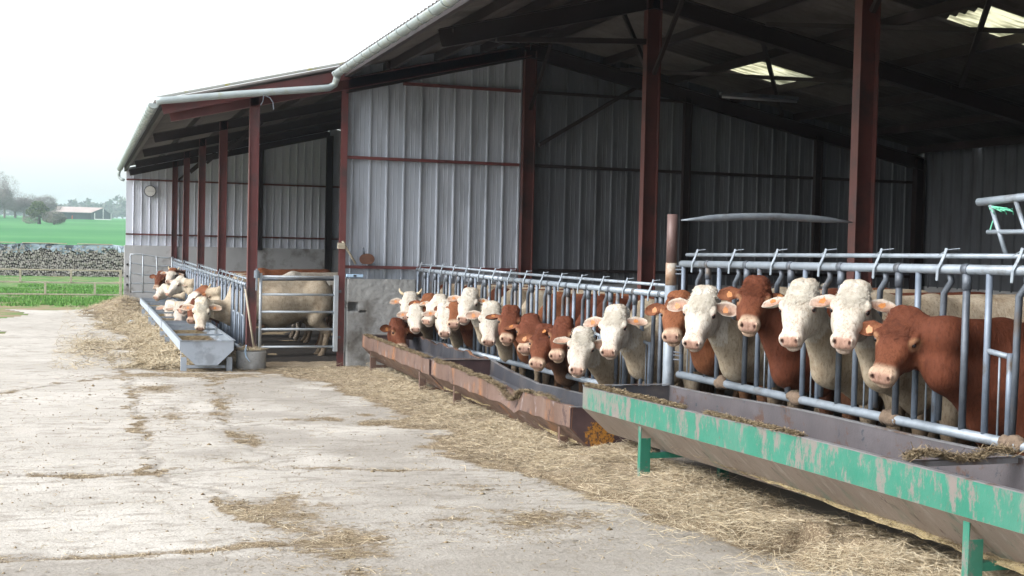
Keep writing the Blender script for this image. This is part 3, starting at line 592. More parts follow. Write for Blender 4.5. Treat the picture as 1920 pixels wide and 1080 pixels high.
# ------------------------------------------------------------------ feed barriers
def barrier(label, Xb, y1, y0, zt1, zt0, zb1, zb0, n, group, style=0):
    """runs from y1 (far) to y0 (near); zt/zb top and bottom rail heights at far/near"""
    root = thing('feed_barrier', label, 'feed barrier', (Xb, y0, zb0-.4), group)
    T = lambda s: (y1+(y0-y1)*s)
    zt = lambda s: zt1+(zt0-zt1)*s; zb = lambda s: zb1+(zb0-zb1)*s
    A = lambda o: C(o, root)
    A(MB().tube([(Xb, T(0), zt(0)), (Xb, T(1), zt(1))], .032, 14).build('top_rail', 'galv', None, smooth=True))
    A(MB().tube([(Xb, T(0), zb(0)), (Xb, T(1), zb(1))], .034, 14).build('bottom_rail', 'galv', None, smooth=True))
    A(MB().tube([(Xb+.05, T(0), zt(0)+.085), (Xb+.05, T(1), zt(1)+.085)], .017, 10).build('locking_rail', 'galv', None, smooth=True))
    st = 1./n
    for i in range(n):
        for fr, kind in ((0.06, 'straight'), (.40, 'pivot'), (.76, 'collar')):
            s = (i+fr)*st; y = T(s); a, c = zb(s), zt(s); dy = (y0-y1)*st
            if kind == 'straight': A(MB().tube([(Xb, y, a), (Xb, y, c)], .021, 10).build('bar', 'galv_bar', None, smooth=True))
            elif kind == 'collar':
                b = MB().tube([(Xb, y, a), (Xb, y, c-.02)], .023, 10); b.tube([(Xb, y, c-.13), (Xb, y, c-.03)], .029, 10); b.tube([(Xb, y-.028, c), (Xb, y+.028, c)], .037, 12); A(b.build('bar', 'galv_dark', None, smooth=True))
            else:
                h = a+(c-a)*.50; ys = T((i+.06)*st)
                A(MB().tube([(Xb, ys, h+.02), (Xb+.01, ys+dy*.26, h)], .018, 8).build('pivot_arm', 'galv', None, smooth=True))
                A(MB().tube([(Xb+.01, ys+dy*.15, a), (Xb+.01, ys+dy*.15, h)], .007, 6).build('rod', 'galv', None, smooth=True))
                A(MB().tube([(Xb+.01, ys+dy*.28, a), (Xb+.01, ys+dy*.28, h+.02)], .019, 8).build('bar', 'galv_bar', None, smooth=True))
                yt = y+dy*.06; yp = ys+dy*.30
                A(MB().tube([(Xb+.03, yp, a+.05), (Xb+.03, yp+dy*.02, h), (Xb+.03, yp+dy*.02, h+.25*(c-h)), (Xb+.03, yp+dy*.03, h+.7*(c-h)), (Xb+.03, yt+dy*.03, c-.08), (Xb+.03, yt, c-.01)], .022, 8).build('locking_bar', 'galv_dark', None, smooth=True))
                # flat S shaped lever over the top rail
                b = MB(); pts = [(Xb-.044, yt+.030, c-.075), (Xb-.046, yt+.022, c+.0), (Xb-.034, yt+.004, c+.045), (Xb-.018, yt-.008, c+.095), (Xb-.01, yt-.014, c+.135)]
                for p, q in zip(pts[:-1], pts[1:]): b.beam(p, q, .020, .009, (1, .2, .1))
                b.tube([(Xb-.01, yt+.075, c+.085), (Xb-.01, yt-.02, c+.125), (Xb+.02, yt-.11, c+.135)], .0032, 6)
                A(b.build('lock_lever', 'galv', None, bevel=.002))
    for k in range(4 if zt1 > -.3 else 0):
        s = (k+.7)/4.6; p = np.array([Xb, T(s), zb(s)]); n_ = 9; b = MB(); rr = np.random.default_rng(k+3)
        b.tube([p+np.array([rr.normal(0, .006), q*.2-.1, rr.normal(0, .008)]) for q in np.linspace(0, 1, n_)], [.03+.022*math.sin(math.pi*q)+rr.uniform(-.006, .008) for q in np.linspace(0, 1, n_)], 9); A(b.build('dried_mud', 'mud', None, smooth=True))
    return root
FB = 'locking head barriers along the feed troughs'
barrier('nearest grey steel head barrier behind the green trough, taller than the others', 5.27, 10.78, 5.15, -.125, -.06, -1.155, -1.10, 8, FB)
barrier('middle steel head barrier in front of the open barn, ending at the tube post', 5.27, 16.05, 11.05, -.435, -.425, -1.51, -1.42, 8, FB)
barrier('far end of the middle barrier row, ending at the rough concrete wall', 5.27, 20.7, 16.08, -.42, -.435, -1.56, -1.51, 7, FB)
for k, (a, b_) in enumerate(((25.5, 20.95), (30.2, 25.65), (34.9, 30.35), (39.3, 35.05))):
    barrier(('first head barrier in the left shed, beside the post on the concrete drum', 'second head barrier in the left shed, behind the horned cow', 'third head barrier in the left shed counted from the gate', 'last head barrier in the left shed, against the end wall')[k], 2.5, a, b_, -.70+.0*k, -.72, -1.80, -1.80, 7, FB)

# tube post
post = thing('tube_post', 'round steel post, brown above and galvanised below, between the two right barriers', 'post', (5.22, 10.9, -1.85))
C(MB().tube([(5.22, 10.9, -.12), (5.22, 10.9, .335)], .05, 16).build('upper_tube', 'brownpipe', None, smooth=True), post)
C(MB().tube([(5.22, 10.9, -.33), (5.22, 10.9, -.12)], .052, 16).build('rusty_sleeve', 'rustpipe', None, smooth=True), post)
C(MB().tube([(5.22, 10.9, -1.9), (5.22, 10.9, -.33)], .055, 16).build('lower_tube', 'galv', None, smooth=True), post)
for zz in (-.20, -1.0):
    b = MB()
    for dz in (-.02, .02, .05): b.tube([(5.24, 10.84, zz+dz), (5.27, 10.76, zz+dz), (5.29, 10.8, zz+dz)], .008, 6)
    C(b.build('hinge', 'galv_dark', None), post)
# bowed tube over the barrier
pa, pb = onY(1277, 413, 10.86), onY(1598, 417, 10.78)
b = MB(); pts = [pa+(pb-pa)*t+np.array([0, 0, .045*math.sin(math.pi*t)]) for t in np.linspace(0, 1, 13)]
b.tube(pts, [.006, .018, .032]+[.035]*7+[.032, .018, .006], 10); o = b.build('bowed_tube', 'galv', None, smooth=True); tag(o, 'bowed grey steel tube with flattened ends above the right barrier', 'tube')
# raised gate frame at the right with green twine
gt = thing('raised_gate', 'end of a grey tube gate tied with green twine at the right edge', 'gate', tuple(onX(1885, 480, 5.5)))
G = lambda p: onX(p[0], p[1], 5.5)
for p, q, r in (((1835, 379), (1990, 362), .026), ((1852, 435), (1990, 434), .015)): C(MB().tube([G(p), G(q)], r, 12).build('rail', 'galv', None, smooth=True), gt)
for p, q in (((1858, 385), (1887, 480)), ((1905, 378), (1935, 470))): C(MB().tube([G(p), G(q)], .015, 10).build('stay', 'galv', None, smooth=True), gt)
b = MB(); 
for i in range(9):
    t = i/8; p = G((1856+44*t, 386+3*math.sin(i*2))); q = G((1860+42*t+6*math.sin(i*3.1), 396+7*math.sin(i*1.7))); b.tube([G((1854, 386)), (p+q)/2+np.array([-.02, -.02, -.01]), q], .0035, 5)
b.tube([G((1862, 390)), G((1866, 405)), G((1860, 420)), G((1857, 431))], .005, 5); C(b.build('twine', 'rope', None), gt)

# ------------------------------------------------------------------ troughs
def trough(label, cat_lab, x0, W_, y1, y0, z1, z0, legs, mats, fdent=None, bdent=None, bars=(), fill=.0, group='feed troughs along the barriers', bd=.19, dp=.42, ends=(1, 1), nst=48):
    zr = lambda y: z0+(z1-z0)*(y-y0)/(y1-y0)
    org = np.array([x0, y1, zr(y1)])
    root = thing('feed_trough', label, 'feed trough', tuple(org), group)
    ysn = np.linspace(y1, y0, nst)
    fd = fdent or (lambda y: (0, 0)); bdn = bdent or (lambda y: (0, 0))
    def sheet(prof, name, m, flip=False, th=.006):
        V = []; Fc = []; n = len(prof)
        for y in ysn:
            fx, fz = fd(y); bx, bz = bdn(y)
            for (u, w, dd) in prof:      # u across 0..1, w depth, dd thickness shift
                k = 1-u; amp = max(0, 1-w/dp)
                V.append((u*W_+dd[0]+(fx*k+bx*u)*amp, y-y1, zr(y)-w+dd[1]+(fz*k+bz*u)*amp-zr(y1)))
        for i in range(len(ysn)-1):
            for j in range(n):
                j2 = (j+1) % n; Fc.append((i*n+j, i*n+j2, (i+1)*n+j2, (i+1)*n+j))
        Fc.append(tuple(range(n))); Fc.append(tuple((len(ysn)-1)*n+j for j in range(n))[::-1])
        me = bpy.data.meshes.new(name); me.from_pydata(V, [], Fc); me.update(); return link(name, me, m, root)
    t = .006
    A_ = (0, 0); B_ = (t, 0); nB = (-t, 0)
    sheet([(0, 0, A_), (0, bd, A_), (0, bd, B_), (0, 0, B_)], 'front_band', mats['band'])
    sheet([(1, 0, A_), (1, bd, A_), (1, bd, nB), (1, 0, nB)], 'back_band', mats['in'])
    sheet([(0, bd+.0005, (0, 0)), (.3, dp, A_), (.3, dp, (.0, t)), (0, bd+.0005, (t, .002))], 'front_slope', mats['low'])
    sheet([(1, bd+.0005, (0, 0)), (.7, dp, A_), (.7, dp, (.0, t)), (1, bd+.0005, (-t, .002))], 'back_slope', mats['in'])
    sheet([(.3, dp, (.001, 0)), (.7, dp, (-.001, 0)), (.7, dp, (-.001, t)), (.3, dp, (.001, t))], 'bottom_sheet', mats['in'])
    sheet([(0, 0, (-.002, .001)), (0, 0, (.038, .001)), (0, 0, (.038, .007)), (0, 0, (-.002, .007))], 'front_rim', mats['rimf'])
    sheet([(1, 0, (.03, .001)), (1, 0, (-.012, .001)), (1, 0, (-.012, .009)), (1, 0, (.03, .009))], 'back_rim', mats['rimb'])
    for e, yy in zip(ends, (y1-.004, y0+.004)):
        if not e: continue
        pr = [(0.002, -.001), (0.002, -bd), (.3*W_, -dp+.001), (.7*W_, -dp+.001), (W_-.002, -bd), (W_-.002, -.001)]
        b = MB((0, 0, 0)); zz = zr(yy)-zr(y1); b.prism([(u, w+zz) for u, w in pr], 'y', yy-y1-.003, yy-y1+.003)
        b.build('end_panel', mats['end'], root)
        MB().box((-.002, yy-y1-.02, zz+.0075), (W_+.002, yy-y1+.02, zz+.0125)).build('end_rim', mats['rimb'], root)
    for ly in legs:
        zz = zr(ly)-zr(y1); g = float(gz(ly))-zr(y1)-.02
        for u, sgn in ((.075, 1), (.925, -1)):
            xx = u*W_
            MB().box((xx-.035, ly-y1-.025, g), (xx-.028, ly-y1+.025, zz-bd-.03)).box((xx-.028, ly-y1-.025, g), (xx+.055, ly-y1-.018, zz-bd-.12)).build('leg', mats['leg'], root, bevel=.002)
        MB().box((.10*W_, ly-y1-.02, zz-dp-.055), (.90*W_-.03, ly-y1+.02, zz-dp-.01)).build('leg_brace', mats['leg'], root)
    for by in bars:
        zz = zr(by)-zr(y1); MB().box((.04, by-y1-.02, zz-.035), (W_-.014, by-y1+.02, zz-.004)).build('cross_bar', mats['rimb'], root)
    return root, zr
GT, zr_g = trough('long green painted feed trough in front of the nearest cows', '', 4.21, .84, 10.52, 4.3, -1.225, -1.09, (9.35, 5.35),
       dict(band='green', low='green_low', end='rust_in', rimf='rim', rimb='rim', leg='green_low', **{'in': 'green_in'}), bars=(5.95,), bdent=lambda y: (.012*math.sin(y*1.3), .012*math.sin(y*1.7)), fdent=lambda y: (.006*math.sin(y*2.1), .006*math.sin(y*1.1)))
for c in GT.children:
    if c.name.startswith('leg'): c.data.materials.clear(); c.data.materials.append(M['green'])
ga = lambda y, c, w: math.exp(-((y-c)/w)**2)
def jag(y): return .012*math.sin(y*5.3)+.010*math.sin(y*9.1+1)+.007*math.sin(y*17+2)
fdB = lambda y: (.16*ga(y, 12.95, .38)+jag(y), -.14*ga(y, 12.85, .30)-.03*ga(y, 13.6, .8)+.6*jag(y+.7))
bdB = lambda y: (.02*math.sin(y*2)+.08*ga(y, 14.2, .9), -np.interp(y, [11, 12.4, 14.3, 16], [.05, .07, .14, 0]))
BT, zr_b = trough('crumpled rusty trough with an orange patch on its end, next to the green trough', '', 4.28, .80, 16.0, 11.0, -1.50, -1.48, (15.0, 11.35),
       dict(band='rust', low='rust', end='rust_end', rimf='rust', rimb='rim', leg='rust', **{'in': 'rust_in'}), fdent=fdB, bdent=bdB, nst=90)
CT, zr_c = trough('far rusty brown feed trough beside the rough concrete wall', '', 4.28, .80, 20.35, 16.08, -1.49, -1.50, (19.8, 16.7),
       dict(band='rust', low='rust', end='rust_end', rimf='rust', rimb='rust', leg='rust', **{'in': 'rust_in'}), fdent=lambda y: (jag(y), .5*jag(y)), bdent=lambda y: (jag(y+3), 1.2*jag(y+1)), nst=50)
sm = dict(band='silver', low='silver', end='silver', rimf='galv', rimb='galv', leg='silver', **{'in': 'galv'})
trough('front silver trough with a bright end plate, beside the concrete drum', '', 1.42, .82, 25.2, 20.3, -1.57, -1.58, (24.6, 20.45), sm, bars=(21.9, 23.2, 24.3), bd=.14, dp=.38)
trough('second silver trough behind the first, under the horned cow', '', 1.42, .82, 30.3, 25.35, -1.58, -1.58, (29.7, 26.2), sm, bars=(26.8, 28.4), bd=.14, dp=.38)
trough('last silver trough in the left row, near the end wall gate', '', 1.42, .82, 35.2, 30.45, -1.60, -1.58, (34.6, 31), sm, bars=(32, 33.6), bd=.14, dp=.38)
# fodder in the troughs
def fodder(name, label, x0, x1, y0, y1, z0, amp, seed, side=0, thr=.35, n=6000):
    X, Y, Q = grid(x0, x1, y0, y1, .03); P = np.stack([X.ravel(), Y.ravel(), 0*X.ravel()], 1)
    f = fbm(P*1.6, seed).reshape(X.shape); ed = np.clip(1-np.abs((X-(x0+x1)/2)/((x1-x0)/2))**4, 0, 1)
    z = z0(Y)+amp*(f-.3)*ed+.02*fbm(P*12, seed+1, 2).reshape(X.shape)
    if side: z = z+side*np.clip((x0+x1)/2-X, 0, 1)*ed
    o = link(name, mesh_np(name, np.stack([X.ravel(), Y.ravel(), z.ravel()], 1), Q, True), 'silage'); tag(o, label, 'fodder', kind='stuff')
    k = rng.integers(0, X.size, n); V, Fc = strands(X.ravel()[k], Y.ravel()[k], z.ravel()[k]+.012, rng.uniform(.03, .12, n), rng.uniform(.001, .002, n), .3)
    o2 = link(name+'_stalks', mesh_np(name, V, Fc), 'straw_brown'); tag(o2, label+', loose stalks', 'fodder', kind='stuff')
fodder('fodder', 'chopped fodder lying in the bottom of the green trough', 4.40, 4.86, 4.6, 10.4, lambda Y: -1.56+0*Y, .16, 11)
fodder('fodder', 'fodder left in the crumpled rusty trough', 4.42, 4.84, 11.2, 15.9, lambda Y: -1.86+.22*np.exp(-((Y-13)/.6)**2), .16, 12, side=.25)
fodder('fodder', 'fodder left in the far rusty trough', 4.42, 4.84, 16.3, 20.2, lambda Y: -1.82+0*Y, .22, 13, side=.3)
fodder('fodder', 'fodder in the front silver trough under the nearest cream cow', 1.50, 2.16, 20.4, 25.1, lambda Y: -1.78+0*Y, .16, 14)
fodder('fodder', 'fodder in the back silver troughs', 1.50, 2.16, 25.5, 34.9, lambda Y: -1.80+0*Y, .16, 15)
# straw lying on the front rims
def rimstraw(x, y0, y1, zf, n, label, dens=.5, sx=.012):
    yv = rng.uniform(y0, y1, n); k = fbm(np.stack([yv*1.3, 0*yv, 0*yv], 1), 33) > 1-dens-.1; yv = yv[k]; n = len(yv)
    V, Fc = strands(x+rng.normal(0, sx, n), yv, zf(yv)+rng.uniform(.008, .035, n), rng.uniform(.015, .06, n), rng.uniform(.001, .0025, n), .2)
    o = link('rim_fodder', mesh_np('rim_fodder', V, Fc), 'straw_brown'); tag(o, label, 'fodder', kind='stuff')
rimstraw(4.235, 6.9, 10.5, lambda y: zr_g(y), 9000, 'fodder scraps lying on the front rim of the green trough', .62)
rimstraw(4.32, 12.2, 15.9, lambda y: zr_b(y)+np.array([fdB(v)[1] for v in y]), 9000, 'fodder scraps on the rim of the crumpled trough', .75, .025)
rimstraw(4.31, 16.2, 20.2, lambda y: zr_c(y), 7000, 'fodder scraps on the rim of the far rusty trough', .75, .02)
N = 2600; t = rng.uniform(0, 1, N); V, Fc = strands(4.30+.72*t, 5.95+rng.normal(0, .022, N), zr_g(5.95)+.0+rng.uniform(0, .03, N)+.02*np.sin(t*9), rng.uniform(.02, .1, N), rng.uniform(.001, .0022, N), .3)
o = link('bar_straw', mesh_np('bar_straw', V, Fc), 'straw_brown'); tag(o, 'straw caught on the cross bar of the green trough', 'straw', kind='stuff')

# ------------------------------------------------------------------ cattle (implicit bodies meshed by surface nets)
def nets(Fv, org, h):
    S = Fv < 0; sh = tuple(s-1 for s in Fv.shape)
    cnt = np.zeros(sh, np.int8)
    for d in np.ndindex(2, 2, 2): cnt += S[d[0]:d[0]+sh[0], d[1]:d[1]+sh[1], d[2]:d[2]+sh[2]]
    idx = np.argwhere((cnt > 0) & (cnt < 8)); n = len(idx)
    acc = np.zeros((n, 3)); num = np.zeros(n)
    cv = {d: Fv[idx[:, 0]+d[0], idx[:, 1]+d[1], idx[:, 2]+d[2]] for d in np.ndindex(2, 2, 2)}
    for a in range(3):
        o1, o2 = [k for k in range(3) if k != a]
        for b, c in ((0, 0), (0, 1), (1, 0), (1, 1)):
            p = [0]*3; p[o1] = b; p[o2] = c; q = list(p); q[a] = 1; f0, f1 = cv[tuple(p)], cv[tuple(q)]
            k = (f0 < 0) != (f1 < 0); t = np.where(k, f0/np.where(k, f0-f1, 1), 0); v = np.tile(np.array(p, float), (n, 1)); v[:, a] = t
            acc[k] += v[k]; num[k] += 1
    V = (idx+acc/num[:, None])*h+org
    ids = -np.ones(sh, np.int64); ids[tuple(idx.T)] = np.arange(n)
    Qs = []
    for a in range(3):
        o1, o2 = [(1, 2), (2, 0), (0, 1)][a]
        sl0 = [slice(None)]*3; sl1 = [slice(None)]*3; sl0[a] = slice(0, -1); sl1[a] = slice(1, None)
        s0, s1 = S[tuple(sl0)], S[tuple(sl1)]; E_ = np.argwhere(s0 != s1); E_ = E_[(E_[:, o1] > 0) & (E_[:, o2] > 0) & (E_[:, o1] < sh[o1]) & (E_[:, o2] < sh[o2])]
        fl = s0[tuple(E_.T)]
        def cid(d1, d2):
            e = E_.copy(); e[:, o1] -= d1; e[:, o2] -= d2; return ids[tuple(e.T)]
        q = np.stack([cid(1, 1), cid(0, 1), cid(0, 0), cid(1, 0)], 1); q[~fl] = q[~fl][:, ::-1]; Qs.append(q)
    Q = np.concatenate(Qs); return V, Q[(Q >= 0).all(1)]
def smin(a, b, k): h = np.clip(.5+.5*(b-a)/k, 0, 1); return b*(1-h)+a*h-k*h*(1-h)
def smax(a, b, k): return -smin(-a, -b, k)
def ell(p, c, r):
    q = (p-np.array(c))/np.array(r); k = np.sqrt((q*q).sum(-1))+1e-9; return (k-1)*min(r) if max(r)/min(r) < 1.6 else (k-1)*k/(np.sqrt(((q/np.array(r))**2).sum(-1))+1e-9)
def cone(p, a, b, ra, rb):
    a = np.array(a, float); b = np.array(b, float); ab = b-a; t = np.clip(((p-a)@ab)/(ab@ab), 0, 1)
    return np.sqrt(((p-a-t[..., None]*ab)**2).sum(-1))-(ra+(rb-ra)*t)
HX = [-.05, -.02, .035, .11, .175, .225, .27, .32, .37, .42, .47, .51, .545, .566]
HW = [.052, .086, .106, .120, .131, .139, .134, .115, .097, .086, .084, .088, .083, .056]
HT = [.000, .038, .062, .076, .082, .080, .072, .060, .050, .044, .042, .036, .020, -.010]
HB = [-.09, -.12, -.15, -.18, -.20, -.21, -.21, -.198, -.175, -.148, -.118, -.094, -.072, -.052]
def head_sd(p):      # canonical head: x poll->muzzle, y side, z outward from the forehead
    x, y, z = p[..., 0], np.abs(p[..., 1]), p[..., 2]
    xc = np.clip(x, HX[0], HX[-1]); w = np.interp(xc, HX, HW); t = np.interp(xc, HX, HT); b = np.interp(xc, HX, HB)
    zc = (t+b)/2; hh = (t-b)/2; zr = (z-zc)/hh
    ww = w*(1-.22*np.clip(-zr, 0, 1)**2)
    q = ((y/ww)**2.9+np.abs(zr)**2.9+1e-9)**(1/2.9)
    d = (q-1)*np.minimum(ww, hh)*.85; d = np.where((x < HX[0]) | (x > HX[-1]), np.sqrt(np.maximum(d, 0)**2+(x-xc)**2), d)
    P = np.stack([x, y, z], -1)
    d = smin(d, ell(P, (.222, .120, .036), (.046, .028, .028)), .020)      # brow
    d = smin(d, ell(P, (.225, .082, -.130), (.12, .046, .080)), .04)        # jaw
    d = smin(d, ell(P, (.300, .076, -.03), (.08, .026, .040)), .03)        # cheek bone
    d = smin(d, ell(P, (.512, .032, -.006), (.045, .056, .044)), .016)     # muzzle pad
    d = smin(d, ell(P, (.500, .0, -.094), (.054, .062, .030)), .005)       # lower lip
    d = smin(d, ell(P, (.015, .02, .022), (.062, .078, .042)), .04)        # poll
    d = smax(d, -ell(P, (.262, .143, .022), (.020, .022, .011)), .007)     # eye opening
    d = smax(d, -ell(P, (.558, .050, .012), (.014, .0085, .015)), .005)     # nostril
    d = smin(d, ell(P, (.548, .066, .018), (.014, .010, .020)), .010)
    return d
WHITE, CREAM, BROWN, LBROWN, GREY = (.54, .515, .465), (.42, .365, .285), (.118, .036, .018), (.21, .080, .037), (.19, .155, .13)
PINK = np.array((.43, .265, .205)); DARKN = np.array((.07, .03, .025)); PALE = np.array((.72, .60, .46))
def ear_mesh(Hm, hpos, side, L, Wd, droop, fwd_, outer, inner, rim, n=14, m=9):
    """leaf shaped cupped ear in head space, both faces"""
    d = np.array([.25*droop, side*1.0, -.10]); d /= np.linalg.norm(d)
    wx = np.array([1.0, -side*.25*droop, 0]); wx -= d*(wx@d); wx /= np.linalg.norm(wx); nz = np.cross(d, wx)*(1 if side > 0 else -1)
    if nz[2] < 0: nz = -nz
    a = fwd_; wx2 = wx*math.cos(a)+nz*math.sin(a); nz2 = nz*math.cos(a)-wx*math.sin(a)
    V = []; Cc = []; root = np.array([.142, side*.112, -.012])
    us = np.linspace(0, 1, n); vv = np.linspace(-1, 1, m)
    for layer in (0, 1):
        for u in us:
            w = Wd*max(.03, min(.42+1.5*u, 1.0)*(1-max(0, (u-.42)/.58)**2.4)**.5)
            for v in vv:
                cup = (.62*w)*(v*v)*(1.15-.4*u); th = .007*(1-abs(v)**3*.85)*(1-.5*u)+.001
                p = root+d*(L*u)+wx2*(w*v)+nz2*(cup-.018*math.sin(math.pi*u)+(-th if layer else th*.0))
                V.append(p)
                if layer: c = np.array(outer)
                else:
                    e = max(abs(v)**3.2, (u-.1)**4 if u > .1 else 0); c = np.array(inner)*(1-e)+np.array(rim)*e
                Cc.append(c)
    F4 = []; k = n*m
    for i in range(n-1):
        for j in range(m-1):
            a_, b_, c_, d_ = i*m+j, (i+1)*m+j, (i+1)*m+j+1, i*m+j+1
            F4.append((a_, b_, c_, d_)); F4.append((k+d_, k+c_, k+b_, k+a_))
    bd = [(0, j) for j in range(m)]+[(i, m-1) for i in range(n)]+[(n-1, j) for j in range(m-1, -1, -1)]+[(i, 0) for i in range(n-1, -1, -1)]
    for (i, j), (i2, j2) in zip(bd[:-1], bd[1:]):
        if (i, j) != (i2, j2): F4.append((i*m+j, i2*m+j2, k+i2*m+j2, k+i*m+j))
    V = np.array(V); ctr = root+d*(L*.45)+nz2*(.02); return (V@Hm.T)+hpos, np.array(F4), np.array(Cc), ctr, d, wx2, nz2
EYE = None
def cow(label, P, Mz, Nk, Xm, coat, face=None, a=-20., kind='barrier', h=.008, hb=.026, zf=None, Xb=5.27, bdy=0., hs=1.0, ears=(1, 1), tags=(1, 1), droop=.3, earL=.205, earW=.066, curls=0, horns=0, white_muz=None, eye_ring=None, hc=None, neck=1., group='cattle with their heads through the barriers', byaw=0., bs=1.0, bz=None, bdx=0., pos=None, poll=None, down=None, ear_fwd=(0, 0)):
    face = face or coat; brown = face in (BROWN, LBROWN)
    L0 = .60
    if kind == 'barrier':
        M3 = onX(Mz[0], Mz[1], Xm); dP = ray(*P); dP = dP/np.linalg.norm(dP)
        b = dP@M3; cc = M3@M3; perp = math.sqrt(max(cc-b*b, 0)); L = L0*hs
        if perp > L*.91: L = perp/.91; hs = L/L0
        P3 = dP*(b+math.sqrt(L*L-perp*perp)); N3 = onX(Nk[0], Nk[1], Xb)
    else:
        P3 = np.array(poll, float); M3 = P3+np.array(down, float)/np.linalg.norm(down)*L0*hs; N3 = np.array(Nk, float); L = L0*hs
    if zf is None: zf = float(gz(N3[1]))+(.08 if N3[1] > 11 else .27)
    xh = (M3-P3)/L; yh0 = np.cross(xh, np.array([0, 0, 1.])); yh0 /= np.linalg.norm(yh0); z0_ = np.cross(xh, yh0); 
    if z0_@(P3+M3) > 0: z0_ = -z0_; yh0 = -yh0
    aa = math.radians(a+rng.uniform(-6, 6)); zh = z0_*math.cos(aa)+yh0*math.sin(aa); yh = np.cross(zh, xh)
    wv = rng.uniform(.93, 1.06); Hm = np.stack([xh, yh*wv, zh], 1)*hs; Hinv = np.linalg.inv(Hm); HT0 = P3-zh*.02*hs+xh*.058*hs
    by = N3[1]+bdy; cy, sy = math.cos(byaw), math.sin(byaw); B0 = np.array([Xb+bdx, by, zf]); bz = bz or bs
    BX = np.array([cy, sy, 0.]); BY = np.array([-sy, cy, 0.]); 
    def bp(x, y, z): return B0+BX*x*bs+BY*y*bs+np.array([0, 0, z*bz])
    ear_fwd = tuple(rng.uniform(-.35, .35, 2)) if ear_fwd == (0, 0) else ear_fwd; droop = droop+rng.uniform(-.15, .25)
    hb1 = HT0+Hm@np.array([.06, 0, -.03]); hb2 = HT0+Hm@np.array([.12, 0, -.12]); Nt = N3+np.array([0, 0, .10]); Nb = N3-np.array([0, 0, .12]); nr = .125*neck
    def neck_sd(p):
        q = p-N3; lat = q@BY; p = p+BY*(lat*.32)[..., None]*np.clip((p[..., 0:1]-N3[0]+.5)*2, 0, 1)
        d = cone(p, hb1, Nt, .085*hs, nr*.80); d = smin(d, cone(p, hb2, Nb, .075*hs, nr*.85), .06)
        d = smin(d, cone(p, Nt, bp(.45, 0, 1.20), nr*.85, .15), .08); d = smin(d, cone(p, Nb, bp(.42, 0, .88), nr*.85, .20), .08)
        d = smin(d, cone(p, hb2+np.array([.03, 0, -.05]), N3-np.array([-.05, 0, .19]), .03, .045), .06); d = smin(d, cone(p, N3-np.array([-.05, 0, .19]), bp(.36, 0, .58), .045, .09), .08); return d
    def body_sd(p):
        d = cone(p, bp(.55, 0, .88), bp(1.15, 0, .83), .28, .36); d = smin(d, cone(p, bp(1.15, 0, .83), bp(1.85, 0, .95), .36, .29), .12)
        d = smin(d, cone(p, bp(.5, 0, 1.20), bp(1.9, 0, 1.22), .13, .14), .14)
        for s in (-1, 1):
            d = smin(d, ell(p, bp(1.88, s*.15, 1.0), (.26, .16, .28)), .10); d = smin(d, ell(p, bp(.55, s*.16, .92), (.20, .13, .26)), .10)
            d = smin(d, cone(p, bp(1.95, s*.17, .85), bp(1.80, s*.19, .62), .18, .12), .06); d = smin(d, cone(p, bp(1.80, s*.19, .62), bp(2.05, s*.19, .42), .11, .06), .05)
            d = smin(d, cone(p, bp(2.05, s*.19, .42), bp(1.98, s*.19, .12), .055, .045), .03); d = smin(d, cone(p, bp(1.98, s*.19, .12), bp(1.93, s*.19, .03), .045, .065), .03)
            d = smin(d, cone(p, bp(.55, s*.17, .70), bp(.55, s*.17, .38), .11, .062), .06); d = smin(d, cone(p, bp(.55, s*.17, .38), bp(.55, s*.17, .12), .058, .043), .03)
            d = smin(d, cone(p, bp(.55, s*.17, .12), bp(.51, s*.17, .03), .043, .063), .03)
        return smin(d, cone(p, bp(2.13, 0, 1.18), bp(2.19, 0, .60), .035, .03), .03)
    rel = lambda p: (p-HT0)@Hinv.T
    # head grid
    def mk(lo, hi, h): return [np.arange(l, u+h, h) for l, u in zip(lo, hi)]
    hh_ = h/hs; ax = mk((-.17, -.19, -.30), (.60, .19, .14), hh_); G = np.stack(np.meshgrid(*ax, indexing='ij'), -1); sh = G.shape[:3]
    g2 = G.reshape(-1, 3); wp = g2@Hm.T+HT0
    dh = head_sd(g2)*hs; nb = np.where(np.abs(dh) < .045)[0]; fur = np.zeros(len(g2)); gn = g2[nb]; fur[nb] = fbm(gn*26+P[0], 5, 3)-.5; rg = np.zeros(len(g2)); rg[nb] = np.sin((gn[:, 0]*95+fbm(gn*14+P[0], 8, 2)*16))*np.sin(gn[:, 1]*70+fbm(gn*13+3, 9, 2)*14); cm = ss(.30, .02, g2[:, 0])*ss(-.03, .03, g2[:, 2])
    dh = dh-cm*(.004+.016*fur+.0042*rg)-(fur*.006)*(1-cm)*(g2[:, 0] < .42)
    dn = np.minimum(neck_sd(wp), 9); d = smin(dh, dn, .05*hs); eb = np.minimum(np.minimum(g2[:, 0]+.17, .19-np.abs(g2[:, 1])), g2[:, 2]+.30); d = d+.006*ss(.05, .005, eb)
    V1, Q1 = nets(d.reshape(sh), np.array([x[0] for x in ax]), hh_)
    hl1 = V1.copy(); V1 = V1@Hm.T+HT0
    pts = np.array([bp(0, -.45, 0), bp(0, .45, 0), bp(2.35, -.45, 0), bp(2.35, .45, 1.5), N3-.32, N3+.32, hb1-.25, hb1+.25, hb2-.25])
    lo, hi = pts.min(0), pts.max(0); lo[2] = zf-.05; hi[2] = max(hi[2], zf+1.45)
    ax = mk(lo, hi, hb); G = np.stack(np.meshgrid(*ax, indexing='ij'), -1); sh = G.shape[:3]; g2 = G.reshape(-1, 3)
    hl = rel(g2); d = smin(neck_sd(g2), body_sd(g2), .12)+.0
    nb = np.where(np.abs(d) < .10)[0]; d[nb] -= .014*(fbm(g2[nb]*6, 6, 3)-.5)
